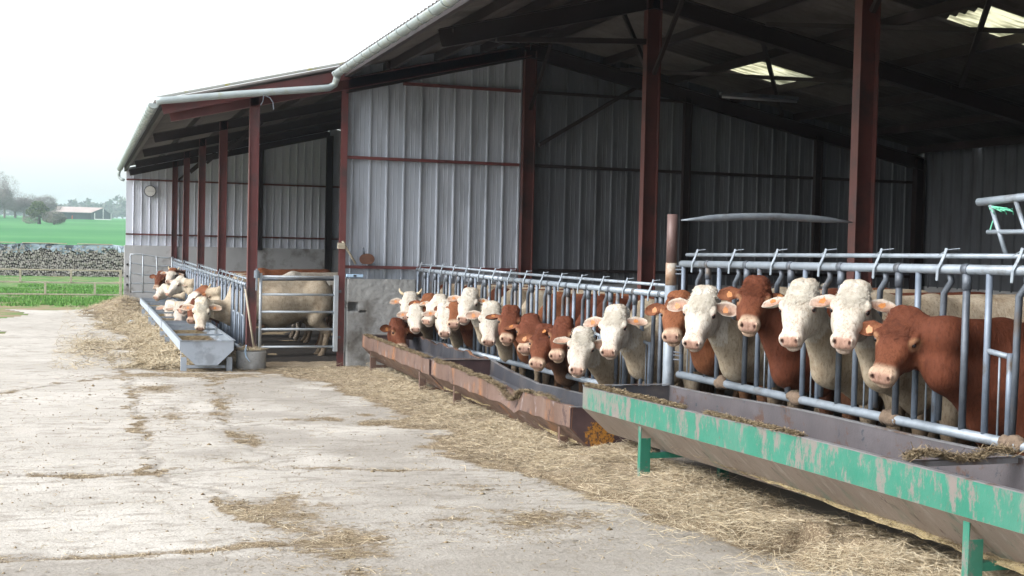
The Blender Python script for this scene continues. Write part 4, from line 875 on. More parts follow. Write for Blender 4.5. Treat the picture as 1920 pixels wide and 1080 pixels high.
    k = (np.abs(hl) < .8).all(1); dd = np.full(len(g2), 9.); dd[k] = head_sd(hl[k])*hs; d = smin(d, dd, .05*hs)
    V2, Q2 = nets(d.reshape(sh), np.array([x[0] for x in ax]), hb); hl2 = rel(V2)
    m_ = .05; ins = (hl2[:, 0] > -.17+m_) & (hl2[:, 0] < .6) & (np.abs(hl2[:, 1]) < .19-m_) & (hl2[:, 2] > -.30+m_) & (hl2[:, 2] < .14)
    Q2 = Q2[~ins[Q2].any(1)] if False else Q2[~ins[Q2].all(1)]
    used = np.unique(Q2); rm = -np.ones(len(V2), int); rm[used] = np.arange(len(used)); V2 = V2[used]; hl2 = hl2[used]; Q2 = rm[Q2]
    V = np.concatenate([V1, V2]); HL = np.concatenate([hl1, hl2]); Q = np.concatenate([Q1, Q2+len(V1)])
    # coat colours
    x, y, z = HL[:, 0], np.abs(HL[:, 1]), HL[:, 2]
    inh = (x > -.2) & (x < .62) & (y < .2) & (z > -.32) & (z < .15)
    Cc = np.tile(np.array(coat, float), (len(V), 1)); f = (ss(-.10, .06, x)*inh)[:, None]; Cc = Cc*(1-f)+np.array(face)*f
    vn = fbm(V*3.1+P[1], 14, 4); Cc *= (.80+.40*vn)[:, None]; fl_ = (ss(.60, .72, fbm(V*4.3+7, 16, 4))*(~inh)*.5)[:, None]; Cc = Cc*(1-fl_)+Cc*np.array((.50, .42, .34))*fl_
    def blend(w, c): 
        nonlocal Cc
        w = (w*inh)[:, None]; Cc = Cc*(1-w)+np.array(c)*w
    if hc: blend(ss(.22, .14, x+.03*(vn-.5))*ss(-.2, .02, x), hc)
    wm = (.40, .30, .20) if white_muz is None else white_muz
    if brown: blend(ss(.435, .500, x+.05*(vn-.5)-.25*np.maximum(0, z-.0))*ss(-.16, -.12, z), (.58, .47, .36)); blend(ss(.22, .40, x)*ss(-.16, -.10, z)*.25, LBROWN)
    else: blend(ss(.30, .46, x)*ss(-.16, -.12, z)*.35, (.66, .55, .48))
    er = np.sqrt((x-.261)**2+(y-.132)**2+(z-.022)**2)
    if brown: blend(ss(.058, .036, er)*(.35 if eye_ring is None else eye_ring), (.50, .30, .17))
    blend(ss(.031, .022, er)*.8, (.50, .27, .22) if not brown else (.20, .09, .06))
    blend(ss(.528, .544, x+.012*(vn-.5))*ss(-.048, -.030, z)*ss(.066, .050, y), PINK*(.95 if not brown else .85))
    blend(ss(.50, .54, x)*.30, (.50, .34, .28))
    blend(ss(.021, .011, np.sqrt((x-.560)**2+((y-.050)*1.5)**2+((z-.012)*.8)**2)), DARKN)
    blend(ss(.009, .004, np.abs(z+.064+.15*np.maximum(0, y-.03)))*ss(.455, .48, x), (.14, .07, .06))
    zz = V[:, 2]-zf; dirt = ss(.75, .15, zz+.5*(fbm(V*2.2, 15)-.5))*(~inh); w = (dirt*.65)[:, None]; Cc = Cc*(1-w)+np.array((.17, .12, .075))*w
    # ears
    inner = (.42, .265, .20) if not brown else (.25, .105, .055); rim = face if not brown else BROWN
    Vs = [V]; Qs = [Q]; Cs = [Cc]; off = len(V); tg = []
    for e, s in enumerate((1, -1)):
        if ears[e]:
            ve, fe, ce, ctr, ed, ewx, enz = ear_mesh(Hm, HT0, s, earL, earW, droop, ear_fwd[e], face if not brown else tuple(np.array(face)*.9), inner, rim)
            Vs.append(ve); Qs.append(fe+off); Cs.append(ce); off += len(ve)
            if tags[e]: tg.append((ctr, ed, ewx, enz))
    V = np.concatenate(Vs); Q = np.concatenate(Qs); Cc = np.concatenate(Cs)
    o_ = np.array([B0[0]+.5, B0[1], zf]); me = mesh_np('cow', V-o_, Q, True)
    at = me.attributes.new('coat', 'FLOAT_COLOR', 'POINT'); c4 = np.ones((len(V), 4), np.float32); c4[:, :3] = np.clip(Cc, 0, 1); at.data.foreach_set('color', c4.ravel())
    ob = link('cow', me, 'cow', None, tuple(o_)); tag(ob, label, 'cow', group)
    # eyes
    global EYE
    if EYE is None:
        b = MB(); n1, n2 = 10, 14
        for i in range(n1+1):
            for j in range(n2):
                t = math.pi*i/n1; p = 2*math.pi*j/n2; b.v.append((math.sin(t)*math.cos(p), math.sin(t)*math.sin(p), math.cos(t)))
        for i in range(n1):
            for j in range(n2): b.f.append((i*n2+j, (i+1)*n2+j, (i+1)*n2+(j+1) % n2, i*n2+(j+1) % n2))
        EYE = bpy.data.meshes.new('eye'); EYE.from_pydata(b.v, [], b.f); EYE.materials.append(M['eye']); EYE.polygons.foreach_set('use_smooth', [True]*len(EYE.polygons))
    for s in (1, -1):
        e = bpy.data.objects.new('eye', EYE); COL.objects.link(e); e.parent = ob
        e.location = Vector(HT0+Hm@np.array([.261, s*.1215, .022])-o_); e.scale = (.0185*hs,)*3
    for ctr, ed, ewx, enz in tg:
        b = MB((0, 0, 0)); tw_ = rng.uniform(-.5, .5); pr = [(.82*(u*math.cos(tw_)-v*math.sin(tw_)), .82*(u*math.sin(tw_)+v*math.cos(tw_))) for u, v in [(-.022, -.030), (.022, -.030), (.026, -.02), (.026, .018), (.010, .028), (.007, .042), (-.007, .042), (-.010, .028), (-.026, .018), (-.026, -.02)]]
        c0 = ctr+ed*.005+ewx*.022+enz*.016
        VV_ = [c0+(-ewx)*(v+.0)+ed*u+enz*t for t in (-.0015, .0015) for u, v in pr]; n_ = len(pr)
        b.add([Hm@p+HT0-o_ for p in VV_], [tuple(range(n_))[::-1], tuple(range(n_, 2*n_))]+[(i, (i+1) % n_, n_+(i+1) % n_, n_+i) for i in range(n_)])
        b.build('ear_tag', 'tag', ob)
    if horns:
        for s in (1, -1):
            b = MB((0, 0, 0)); pts = [np.array([.00, s*.09, .01]), np.array([-.02, s*(.09+.05*horns), .02]), np.array([-.05, s*(.09+.085*horns), .04]), np.array([-.09*horns, s*(.09+.095*horns), .07])]
            b.tube([Hm@p+HT0-o_ for p in pts], [.026, .023, .017, .006], 10); b.build('horn', 'horn', ob, smooth=True)
    if curls >= 600:
        n = curls; px = -.05+.33*rng.beta(1.2, 1.9, n); py = rng.normal(0, .056, n); kk = np.abs(py) < .118; px, py = px[kk], py[kk]; n = len(px)
        w = np.interp(px, HX, HW); t_ = np.interp(px, HX, HT); b_ = np.interp(px, HX, HB); zc = (t_+b_)/2; hh2 = (t_-b_)/2
        yy_ = py; zz_ = zc+hh2*np.clip(1-np.abs(yy_/w)**2.9, .02, 1)**(1/2.9)+.006
        segs = 7; th = rng.uniform(-2.2, 2.2, n); th = np.where(rng.uniform(0, 1, n) > .15, np.arctan2(py*3, .06+0*px)+rng.normal(0, .6, n), th); ln = rng.uniform(.022, .050, n); curl = rng.choice([-1, 1], n)*rng.uniform(1.5, 5.0, n)
        cur = np.stack([px, yy_, zz_], 1); pathp = [cur.copy()]; ang = th.copy(); lift = rng.uniform(.0, .40, n)*np.clip(1-px/.16, .12, 1)
        for i in range(segs):
            st = (ln/segs)[:, None]; dirv = np.stack([np.cos(ang), np.sin(ang), lift*(1-1.8*i/segs)-np.abs(cur[:, 1])*5*0], 1); cur = cur+dirv*st; pathp.append(cur.copy()); ang = ang+curl/segs*1.4
        Pp = np.stack(pathp, 1); dv = np.gradient(Pp, axis=1); sd2 = np.cross(dv, np.array([0, 0, 1.])); sd2 /= np.linalg.norm(sd2, axis=2, keepdims=True)+1e-9
        wd = (rng.uniform(.0010, .0030, n)[:, None]*np.linspace(1, .25, segs+1)[None])[..., None]
        A = Pp-sd2*wd; Bq = Pp+sd2*wd; Vh = np.stack([A, Bq], 2).reshape(n, -1, 3); kf = np.arange(n)[:, None, None]*(2*(segs+1)); i0 = (np.arange(segs)*2)[None, :, None]
        Fh = (kf+i0+np.array([0, 1, 3, 2])[None, None]).reshape(-1, 4); Vh = Vh.reshape(-1, 3)@Hm.T+HT0-o_
        link('forelock', mesh_np('forelock', Vh, Fh), 'hair_brown' if (hc or face) in (BROWN, LBROWN) else 'hair_white', ob)
    return ob, P3, M3, N3, hs
def C_(*a, **k):
    r = cow(*a, **k); print('COW %s P(%.2f %.2f %.2f) M(%.2f %.2f %.2f) N(%.2f %.2f %.2f) hs %.2f' % (a[0][:28], *r[1], *r[2], *r[3], r[4])); return r
# nearest group, right to left
H1, H2, H3 = .0075, .010, .014
C_('russet cow nearest the camera, head turned left, red body behind the bars', (1706, 575), (1652, 703), (1775, 662), 4.82, BROWN, a=4.5, eye_ring=.42, h=H1, curls=1500, droop=.5, bdy=.05, neck=1.2, earL=.18, earW=.058, zf=-1.72, bs=.97, hb=.022)
C_('white cow with both ears out, directly left of the nearest russet cow', (1608, 527), (1580, 637), (1650, 668), 4.74, CREAM, WHITE, a=0, h=H1, curls=1300, bdy=.10)
C_('white cow with a tousled tuft, middle of three white cows at the near barrier', (1512, 523), (1480, 635), (1553, 665), 4.72, CREAM, WHITE, a=0.5, h=H1, curls=1500, bdy=.10)
C_('dark russet cow with raised head between two white cows at the near barrier', (1421, 519), (1404, 607), (1475, 670), 4.85, BROWN, a=0, h=H1, curls=1300, bdy=.1, droop=.4)
C_('white cow with curly forehead nearest the steel tube post', (1326, 535), (1297, 642), (1378, 660), 4.72, CREAM, WHITE, a=0.5, h=H1, curls=1500, bdy=.10)
C_('light brown cow with white muzzle peeping out beside the tube post', (1276, 546), (1258, 629), (1325, 650), 4.86, LBROWN, a=0.5, h=H1, curls=700, droop=.2, bdy=.1)
# middle row
C_('large curly white cow left of the tube post with wide open ears', (1158, 571), (1140, 658), (1200, 665), 4.76, CREAM, WHITE, a=-1, h=H2, curls=1300, bdy=.1, Xb=5.27, earL=.22, earW=.068)
C_('white cow with lowered head directly left of the large curly white cow', (1096, 613), (1082, 692), (1146, 697), 4.66, CREAM, WHITE, a=1, h=H2, curls=1100, bdy=.2, ears=(1, 1), tags=(0, 0), earL=.2, droop=.1)
C_('russet cow with a drooping ear half hidden behind the lowered white cow', (1060, 594), (1042, 665), (1085, 668), 4.86, BROWN, a=-1, h=H2, curls=400, ears=(1, 1), tags=(0, 1), bdy=.2)
C_('reddish brown cow with pale muzzle hanging its head over the crumpled trough', (1026, 608), (1006, 681), (1060, 684), 4.70, BROWN, a=0.5, h=H2, curls=700, bdy=.2, droop=.5)
C_('curly russet cow mostly hidden behind the reddish brown cow', (996, 589), (983, 652), (1035, 655), 4.92, BROWN, a=0, h=H2, curls=400, bdy=.2)
C_('brown cow with straight face and white muzzle, next to the curly headed white cow', (960, 573), (950, 634), (990, 645), 4.82, LBROWN, BROWN, a=0, h=H2, curls=500, bdy=.2)
C_('white cow with curly grey-white forehead in the middle of the long barrier', (922, 564), (916, 640), (953, 645), 4.76, CREAM, WHITE, a=-1.5, h=H2, curls=800, bdy=.2)
C_('tall white cow head raised above the others near the middle of the long barrier', (885, 540), (868, 597), (912, 615), 4.84, CREAM, WHITE, a=1, h=H2, curls=500, bdy=.2)
C_('brown faced cow squeezed between two white cows far along the barrier', (858, 557), (850, 606), (885, 620), 4.88, BROWN, LBROWN, a=-0.5, h=H2, curls=0, bdy=.2)
C_('white cow looking straight ahead over the joint of the two rusty troughs', (836, 566), (834, 624), (862, 625), 4.76, CREAM, WHITE, a=-2.5, h=H2, curls=300, bdy=.2)
C_('white cow in side view facing left, behind the white cow over the trough joint', (829, 552), (799, 601), (850, 598), 4.86, CREAM, WHITE, a=7.8, h=H2, ears=(1, 1), bdy=.2)
C_('brown faced cow with one ear out, far end of the long barrier', (806, 551), (797, 596), (832, 600), 4.92, BROWN, LBROWN, a=0.2, h=H2, bdy=.2)
C_('white cow with small upright face, second from the concrete wall', (780, 570), (779, 616), (808, 612), 4.74, CREAM, WHITE, a=-2.5, h=H2, bdy=.2, hs=.9)
C_('white cow with a pale horn, closest to the rough concrete wall', (770, 547), (762, 593), (800, 590), 4.86, CREAM, WHITE, a=-1, h=H2, bdy=.3, horns=.9, ears=(1, 1))
C_('russet cow with its head down in the far rusty trough', (742, 596), (757, 652), (792, 612), 4.74, BROWN, a=11.5, h=H2, bdy=.25, tags=(0, 1))
# left shed
GL = 'cattle feeding at the silver troughs'
C_('cream cow eating from the front silver trough, its body behind the yard gate', (379, 556), (375, 615), (433, 585), 1.93, CREAM, (.74, .68, .56), a=-1.5, h=H2, curls=900, Xb=2.5, bdy=.0, bdx=-.30, bs=.98, bz=1.10, zf=-2.10, earL=.23, earW=.07, droop=.2, group=GL, horns=0, hb=.02)
C_('white faced cow with a brown poll and two pale horns in the left shed', (389, 536), (337, 580), (414, 556), 1.76, CREAM, WHITE, a=-1.5, neck=.85, h=H2, Xb=2.5, zf=-2.12, horns=.55, hc=LBROWN, group=GL)
C_('white cow in profile with raised head behind the horned cow', (343, 517), (313, 550), (362, 540), 1.90, CREAM, WHITE, a=9, h=H3, Xb=2.5, zf=-2.15, group=GL, tags=(0, 0))
C_('smaller white cow just below the brown cow near the end wall', (313, 533), (292, 557), (348, 545), 1.80, CREAM, WHITE, a=7.8, h=H3, Xb=2.5, zf=-2.2, group=GL, tags=(0, 0))
C_('brown cow in profile at the far end of the left row', (304, 508), (293, 538), (341, 528), 1.84, LBROWN, BROWN, a=9, h=H3, Xb=2.5, zf=-2.2, group=GL, tags=(0, 0))
C_('brown cow with a white blaze and horns behind the far profile heads', (326, 503), (316, 527), (348, 522), 2.0, LBROWN, WHITE, a=1.5, h=H3, Xb=2.5, zf=-2.2, group=GL, horns=.5, hc=LBROWN)
C_('white cow with its muzzle in the silver trough, left of two low heads', (320, 562), (318, 600), (384, 580), 1.80, CREAM, WHITE, a=-0.5, h=H3, Xb=2.5, zf=-2.15, group=GL, tags=(0, 0))
C_('white cow eating low in the silver trough, right of two low heads', (342, 566), (334, 602), (396, 585), 1.82, CREAM, WHITE, a=1.5, h=H3, Xb=2.5, zf=-2.15, group=GL, tags=(0, 0))
C_('brown cow with only its pale muzzle showing under the horned cow', (370, 560), (358, 600), (412, 583), 1.90, BROWN, a=1.5, h=H3, Xb=2.5, zf=-2.12, group=GL, tags=(0, 0))
# animals standing further inside
GI = 'cattle standing inside the barn'
def inner(label, x, y, coat, yw, zf, bs=1.0):
    c, s = math.cos(yw), math.sin(yw); f = lambda u, v, w: (x+c*u*bs-s*v*bs, y+s*u*bs+c*v*bs, zf+w*bs)
    C_(label, (x*91 % 700, y*37 % 400), None, f(.1, 0, 1.0), 0, coat, kind='free', poll=f(-.30, .0, 1.25), down=(-c*.45, -s*.45, -.75), Xb=x, bdy=y-f(.1, 0, 1.0)[1], byaw=yw, zf=zf, h=.02, hb=.03, group=GI, tags=(0, 0), bs=bs, a=0)
inner('shaggy grey-brown cow whose back shows behind the nearest barrier', 7.6, 9.9, GREY, -.25, -1.72, 1.02)
inner('cream cow whose back shows above the nearest russet cow', 6.9, 8.3, CREAM, .1, -1.70, .95)
inner('pale cow standing behind the middle barrier left of the tube post', 7.2, 13.0, (.60, .50, .42), -.2, -1.80, .97)
inner('brown cow standing behind the middle barrier', 7.0, 14.6, BROWN, .1, -1.85, .96)
inner('white shaggy backed cow deeper in the left shed behind the gate', 3.6, 26.3, (.62, .60, .55), .1, -2.0, 1.02)
inner('brown backed cow deeper in the left shed beyond the first post', 3.3, 29.0, LBROWN, .0, -2.0, 1.02)

# ------------------------------------------------------------------ gates, small things
def tg_(name, label, cat, loc, group=None): return thing(name, label, cat, loc, group)
yg = tg_('yard_gate', 'five rail galvanised yard gate in front of the cream cow', 'gate', (3.3, 20.68, -1.75))
for z in (-.575, -.86, -1.14, -1.42, -1.705): C(MB().tube([(2.70, 20.68, z), (3.90, 20.68, z)], .020, 10).build('rail', 'galv_light', None, smooth=True), yg)
C(MB().tube([(2.69, 20.68, -1.76), (2.69, 20.68, -.52)], .024, 12).build('frame_post', 'galv_light', None, smooth=True), yg)
C(MB().box((3.87, 20.64, -1.78), (3.94, 20.72, -.54)).build('frame_post', 'galv_light', None, bevel=.006), yg)
for z in (-1.55, -.80): C(MB().box((3.94, 20.66, z-.02), (3.99, 20.7, z+.02)).build('hinge', 'galv_dark', None), yg)
C(MB().box((2.58, 20.63, -.60), (2.66, 20.69, -.48)).box((2.60, 20.60, -.80), (2.63, 20.63, -.45)).build('latch', 'galv', None, bevel=.004), yg)
C(MB().tube([(2.70, 20.80, -.62), (3.95, 20.80, -.60)], .03, 10).build('top_chain_bar', 'galv_dark', None, smooth=True), yg)
eg = tg_('end_gate', 'bent light tube gate leaning on the concrete wall at the far end', 'gate', (1.8, 38.9, -2.2))
def wob(x, z, k): return (x, 38.9, z+.025*math.sin(x*5+k)-.05*(x-1.3))
for k, z in enumerate((-.50, -.77, -1.04, -1.31, -1.58)): C(MB().tube([wob(x, z, k*1.3) for x in np.linspace(1.28, 2.5, 9)], .022, 8).build('rail', 'galv_light', None, smooth=True), eg)
for x, d in ((1.29, 0), (1.64, .01), (2.02, .06), (2.46, 0)): C(MB().tube([(x, 38.88, -.50-.05*(x-1.3)), (x+d, 38.88, -1.62)], .022, 8).build('upright', 'galv_light', None, smooth=True), eg)
wp_ = MB()
for z in (-.80, -1.15, -1.40): wp_.box((1.20, 39.56, z-.03), (1.25, 39.63, z+.03))
tag(wp_.build('wall_hooks', 'black'), 'three small black anchors down the edge of the end wall', 'anchor')
dr = tg_('concrete_drum', 'round grey concrete drum footing with straw on top under the first red post', 'drum', (2.56, 20.72, -2.1))
b = MB(); n = 28
b.tube([(2.56, 20.70, -2.12), (2.56, 20.70, -1.77)], [.235, .235], n); C(b.build('drum_body', 'wall_conc', None, smooth=True, bevel=.006), dr)
N = 500; rr = .22*np.sqrt(rng.uniform(0, 1, N)); ta = rng.uniform(0, 6.28, N); V, Fc = strands(2.56+rr*np.cos(ta), 20.70+rr*np.sin(ta), -1.755+rng.uniform(0, .03, N), rng.uniform(.05, .2, N), rng.uniform(.001, .003, N), .25)
C(link('straw_tuft', mesh_np('straw_tuft', V, Fc), 'straw'), dr)
b = MB(); b.tube([onY(460, 542, 20.62), onY(476, 652, 20.55)], .016, 8); tag(b.build('broom_handle', 'wood', smooth=True), 'grey wooden handle leaning on the first red post above the concrete drum', 'handle')
pan = tg_('rusty_shovel', 'rusty round shovel blade standing on the girt against the cladding', 'shovel', tuple(onY(688, 497, 20.8)))
c0 = onY(688, 486, 20.78); b = MB(); pr = [(.135*math.cos(t)*(1 if abs(math.cos(t)) < .8 else .95), .095*math.sin(t)) for t in np.linspace(0, 2*math.pi, 20, endpoint=False)]
pr = [(u, max(w, -.085)) for u, w in pr]; b.prism([(c0[0]+u, c0[2]+w) for u, w in pr], 'y', c0[1]-.008, c0[1]+.008); C(b.build('blade', mat('rusty_blade', (.09, .04, .028), (.16, .075, .045), .8, 0, 12), None, bevel=.004), pan)
C(MB().tube([c0+np.array([-.05, 0, .08]), c0+np.array([-.07, 0, .19])], .016, 8).build('socket', 'galv_dark', None, smooth=True), pan)
br = tg_('yard_brush', 'wooden brush leaning between the red corner post and the cladding', 'brush', tuple(onY(660, 495, 20.75)))
C(MB().tube([onY(642, 452, 20.74), onY(667, 495, 20.72)], .018, 8).build('handle', 'wood', None, smooth=True), br)
p = onY(640, 461, 20.70); C(MB().box(tuple(p-np.array([.06, .03, .05])), tuple(p+np.array([.06, .03, .05]))).build('head', 'wood', None, bevel=.006), br)
p = onY(665, 517, 20.75); lv = tg_('spirit_level', 'pale blue level lying on top of the rough concrete wall', 'level', tuple(p))
M['paleblue'] = mat('pale_blue_plastic', (.35, .55, .78), (.45, .62, .82), .4)
C(MB().box(tuple(p-np.array([.14, .02, .025])), tuple(p+np.array([.14, .02, .025]))).build('level_body', 'paleblue', None, bevel=.006), lv)
C(MB().box(tuple(p-np.array([.025, .026, .015])), tuple(p+np.array([.025, -.01, .015]))).build('vial', 'black', None, bevel=.003), lv)
ck = tg_('wall_clock', 'round white clock with a grey rim on the white cladding at the end wall', 'clock', (1.85, 39.66, 1.39))
def disc(r, y0, y1, m, nm, n=32): 
    b = MB(); b.prism([(1.85+r*math.cos(2*math.pi*k/n), 1.39+r*math.sin(2*math.pi*k/n)) for k in range(n)], 'y', y0, y1); return C(b.build(nm, m, None), ck)
disc(.175, 39.60, 39.66, 'galv_dark', 'rim'); disc(.150, 39.592, 39.602, 'white_paint', 'dial')
b = MB()
for k in range(12):
    t = 2*math.pi*k/12; b.beam((1.85+.115*math.cos(t), 39.588, 1.39+.115*math.sin(t)), (1.85+.138*math.cos(t), 39.588, 1.39+.138*math.sin(t)), .004, .010, (0, 1, 0))
C(b.build('hour_marks', 'black', None), ck)
C(MB().beam((1.85, 39.582, 1.39), (1.75, 39.582, 1.385), .004, .012, (0, 1, 0)).build('hand', 'black', None), ck)
C(MB().beam((1.85, 39.578, 1.39), (1.965, 39.578, 1.39), .004, .010, (0, 1, 0)).build('hand', 'black', None), ck)
lp = tg_('strip_light', 'unlit strip light hanging under the barn roof below the smaller clear panel', 'lamp', (9.9, 17.7, 2.4))
C(MB().box((9.24, 17.70, 2.40), (10.6, 17.78, 2.45)).build('housing', 'galv_dark', None, bevel=.004), lp)
C(MB().tube([(9.27, 17.72, 2.37), (10.57, 17.72, 2.37)], .018, 10).build('glass_tube', 'tube', None, smooth=True), lp)
for x in (9.4, 10.45): C(MB().beam((x, 17.74, 2.45), (x, 17.74, zR(x)-.12), .01, .01).build('hanger', 'black', None), lp)
b = MB(); pts = [onY(498, 180, 20.3), onY(506, 183, 20.28), onY(512, 192, 20.26), onY(513, 205, 20.25)]; b.tube(pts, .008, 6); b.tube([onY(495, 176, 20.28), onY(493, 190, 20.27), onY(489, 197, 20.27)], .006, 6)
tag(b.build('loose_wire', 'galv_dark'), 'loose bent wire dangling from the sloping pipe above the first red post', 'wire')
p = onY(243, 600, 33); b = MB(); V = [(p[0]+dx, p[1]+dy, float(gz(33))+.05+dz) for dx, dy, dz in ((-.12, -.2, 0), (.1, -.1, .03), (.14, .25, .06), (-.03, .2, .02), (.02, .02, .09))]
b.add(V, [(0, 1, 4), (1, 2, 4), (2, 3, 4), (3, 0, 4), (0, 3, 2, 1)]); tag(b.build('plastic_scrap', 'paleblue'), 'small blue-grey scrap of plastic lying on the straw bank', 'scrap')
# blue twine hanging at the barrier end
b = MB()
for k in range(4): b.tube([(2.46, 20.5+.02*k, -1.66), (2.42+.01*k, 20.45, -1.75-.03*k), (2.45+.02*k, 20.44, -1.86-.02*k)], .004, 5)
tag(b.build('blue_twine', 'paleblue'), 'blue baler twine hanging between the silver trough and the drum', 'twine')

# ------------------------------------------------------------------ paddock fence, log pile, far landscape
fn = tg_('paddock_fence', 'three rail wooden paddock fence on the grass before the log pile', 'fence', (-2, 52, -2.36))
zr = lambda y: onY(228, y, 52)[2]
def fz(x, ypx): return onY(228, ypx, 52)[2]+.0
for yp, hh in ((508, .05), (531, .055), (553, .05)):
    for a, b_ in ((-9.0, -2.0), (-2.0, 1.40)): C(MB().beam((a, 52, fz(a, yp)), (b_, 52, fz(b_, yp)), .05, hh*1.1).build('rail', 'wood', None, bevel=.006), fn)
for px, t, bt in ((38, 508, 531), (133, 508, 531), (85, 531, 553), (178, 531, 553), (-10, 531, 553)):
    x = onY(px, 530, 52)[0]; C(MB().box((x-.04, 51.93, fz(x, bt)), (x+.04, 51.98, fz(x, t))).build('upright', 'wood', None, bevel=.005), fn)
x = onY(226, 530, 52)[0]; C(MB().box((x-.05, 51.9, -2.5), (x+.05, 52.0, fz(x, 506))).build('post', 'wood', None, bevel=.006), fn)
# stacked firewood
V = []; Fc = []; Yp = 84.0; zb_ = -2.52
zt_ = lambda x: -.62+.05*math.sin(x*1.7)
row = 0; z = zb_+.07
while z < -.55:
    x = -12+(row % 2)*.075
    while x < 6:
        x += .118+random.uniform(0, .035)
        if z > zt_(x)-.05: continue
        r = random.uniform(.045, .083); yo = random.uniform(-.12, .05); a0 = random.uniform(0, 6); b0 = len(V); k = 7; zz = z+random.uniform(-.05, .05)
        for yy in (Yp+yo, Yp+.5):
            for i in range(k):
                t = a0+2*math.pi*i/k; q = r*random.uniform(.85, 1.1) if yy < Yp+.3 else r; V.append((x+q*math.cos(t), yy, zz+q*math.sin(t)))
        Fc.append(tuple(range(b0, b0+k))); 
        for i in range(k): j = (i+1) % k; Fc.append((b0+i, b0+k+i, b0+k+j, b0+j))
    z += .118; row += 1
me = bpy.data.meshes.new('firewood'); me.from_pydata(V, [], Fc); me.update(); o = link('firewood', me, 'log'); tag(o, 'long stack of grey cut firewood beyond the paddock fence', 'firewood', kind='stuff')
b = MB(); b.box((-12, Yp+.3, zb_), (6, Yp+1.0, -.80)); tag(b.build('firewood_core', 'bark'), 'dark inside of the firewood stack', 'firewood', kind='stuff')
for k, (xa, xb_) in enumerate(((-12, -3.6), (-3.7, -.4), (-.5, 6))):
    X, Y, Q = grid(xa, xb_, 0, 1.5, .07); P = np.stack([X.ravel(), Y.ravel(), 0*X.ravel()], 1); f = fbm(P*1.6, 130+k).reshape(X.shape); f2 = fbm(P*5, 140+k, 2).reshape(X.shape)
    drop = np.clip(.42-Y, 0, 1)*(.5+1.3*f2)*(f > .3); z = -.60+.08*f+.06*f2+.05*np.sin(X*1.7)-drop; yy = Yp-.12+np.maximum(Y-.38, 0)*.8+.12*f2
    o = link('tarpaulin', mesh_np('tarpaulin', np.stack([X.ravel(), yy.ravel(), z.ravel()], 1), Q, True), 'tarp')
    tag(o, ('ragged blue-grey tarpaulin on the left part of the firewood stack', 'ragged tarpaulin over the middle of the firewood stack', 'ragged tarpaulin on the firewood stack beside the shed')[k], 'tarpaulin', 'tarpaulins covering the firewood')
for k, (xa, xb_) in enumerate(((-5.2, -4.0), (-3.6, -1.0), (-.4, 1.7))):
    o = MB().box((xa, Yp-.1, -.50), (xb_, Yp+.5, -.45)).build('board', 'white_paint' if False else 'wood', bevel=.01); tag(o, ('pale board weighing down the tarpaulin at the left edge of the picture', 'pale board weighing down the middle of the firewood tarpaulin', 'pale board weighing down the tarpaulin next to the shed')[k], 'board', 'boards on the tarpaulins')
# vegetation
def clump(n, c, r, size, seed, lobes=6, flat=1.0):
    g_ = np.random.default_rng(seed); cs = g_.normal(0, .45, (lobes, 3)); cs[:, 2] = np.abs(cs[:, 2])*.9-.1; rs = g_.uniform(.35, .6, lobes)
    k = g_.integers(0, lobes, n); d = g_.normal(0, 1, (n, 3)); d /= np.linalg.norm(d, axis=1, keepdims=True); p = cs[k]+d*(rs[k]*g_.uniform(.6, 1.08, n))[:, None]
    p = p*np.array(r)+np.array(c); a = g_.normal(0, 1, (n, 3)); a /= np.linalg.norm(a, axis=1, keepdims=True); b_ = np.cross(a, g_.normal(0, 1, (n, 3))); b_ /= np.linalg.norm(b_, axis=1, keepdims=True)
    s = size*g_.uniform(.5, 1.3, n)[:, None]; V = np.stack([p-a*s, p+b_*s*flat, p+a*s, p-b_*s*flat], 1).reshape(-1, 3)
    return V, np.arange(4*n).reshape(-1, 4)
def W_(px, Y): return onY(px, 440, Y)[0]
def bare_tree(px, Y, Ht, Wd, seed, label):
    x = W_(px, Y); z0 = float(gz(Y)); g_ = np.random.default_rng(seed); root = thing('bare_tree', label, 'tree', (x, Y, z0), 'leafless trees at the edge of the far field')
    b = MB(); b.tube([(x, Y, z0), (x, Y, z0+Ht*.4), (x+.3, Y, z0+Ht*.75)], [Wd*.045, Wd*.03, Wd*.012], 7)
    tw = MB()
    for i in range(26):
        t = g_.uniform(.25, .8); a = g_.uniform(0, 6.28); l = Ht*g_.uniform(.25, .45); p = np.array([x, Y, z0+Ht*t*.9]); q = p+np.array([math.cos(a)*l*.75*Wd/Ht*1.6, math.sin(a)*l*.5, l*.75]); b.tube([p, (p+q)/2+np.array([0, 0, -.1*l]), q], [.09, .05, .02], 4, False)
    C(b.build('trunk', 'bark', None), root)
    n = 5200; V, Fc = clump(n, (x, Y, z0+Ht*.50), (Wd*.55, Wd*.4, Ht*.46), .55, seed, 12, .06); C(link('crown', mesh_np('crown', V, Fc), 'twig'), root)
HZL = [('tall leafless tree at the left edge standing above the rest', 8, 440, 12, 8), ('bare grey tree right of the tall one at the far left', 28, 450, 7.2, 10), ('dense bare tree above the evergreen bush', 45, 445, 7, 10), ('bare rounded tree left of the far farm building', 62, 455, 7, 11), ('bare tree whose right side touches the far building roof', 80, 460, 6.5, 9), ('pale thin bare tree leaning at the left margin', -12, 430, 8.5, 9)]
for k, (lb, px, Y, Ht, Wd) in enumerate(HZL): bare_tree(px, Y, Ht, Wd, 200+k, lb)
x = W_(73, 350); z0 = float(gz(350)); bsh = thing('evergreen_bush', 'dark green ivy covered bush standing in the far field', 'bush', (x, 350, z0))
V, Fc = clump(4200, (x-.2, 350, z0+3.0), (2.9, 2.2, 2.2), .22, 300, 8); C(link('foliage', mesh_np('foliage', V, Fc), 'bush'), bsh); C(MB().tube([(x, 350, z0-.2), (x, 350, z0+2.2)], [.5, .35], 8).build('stem', 'bark', None), bsh)
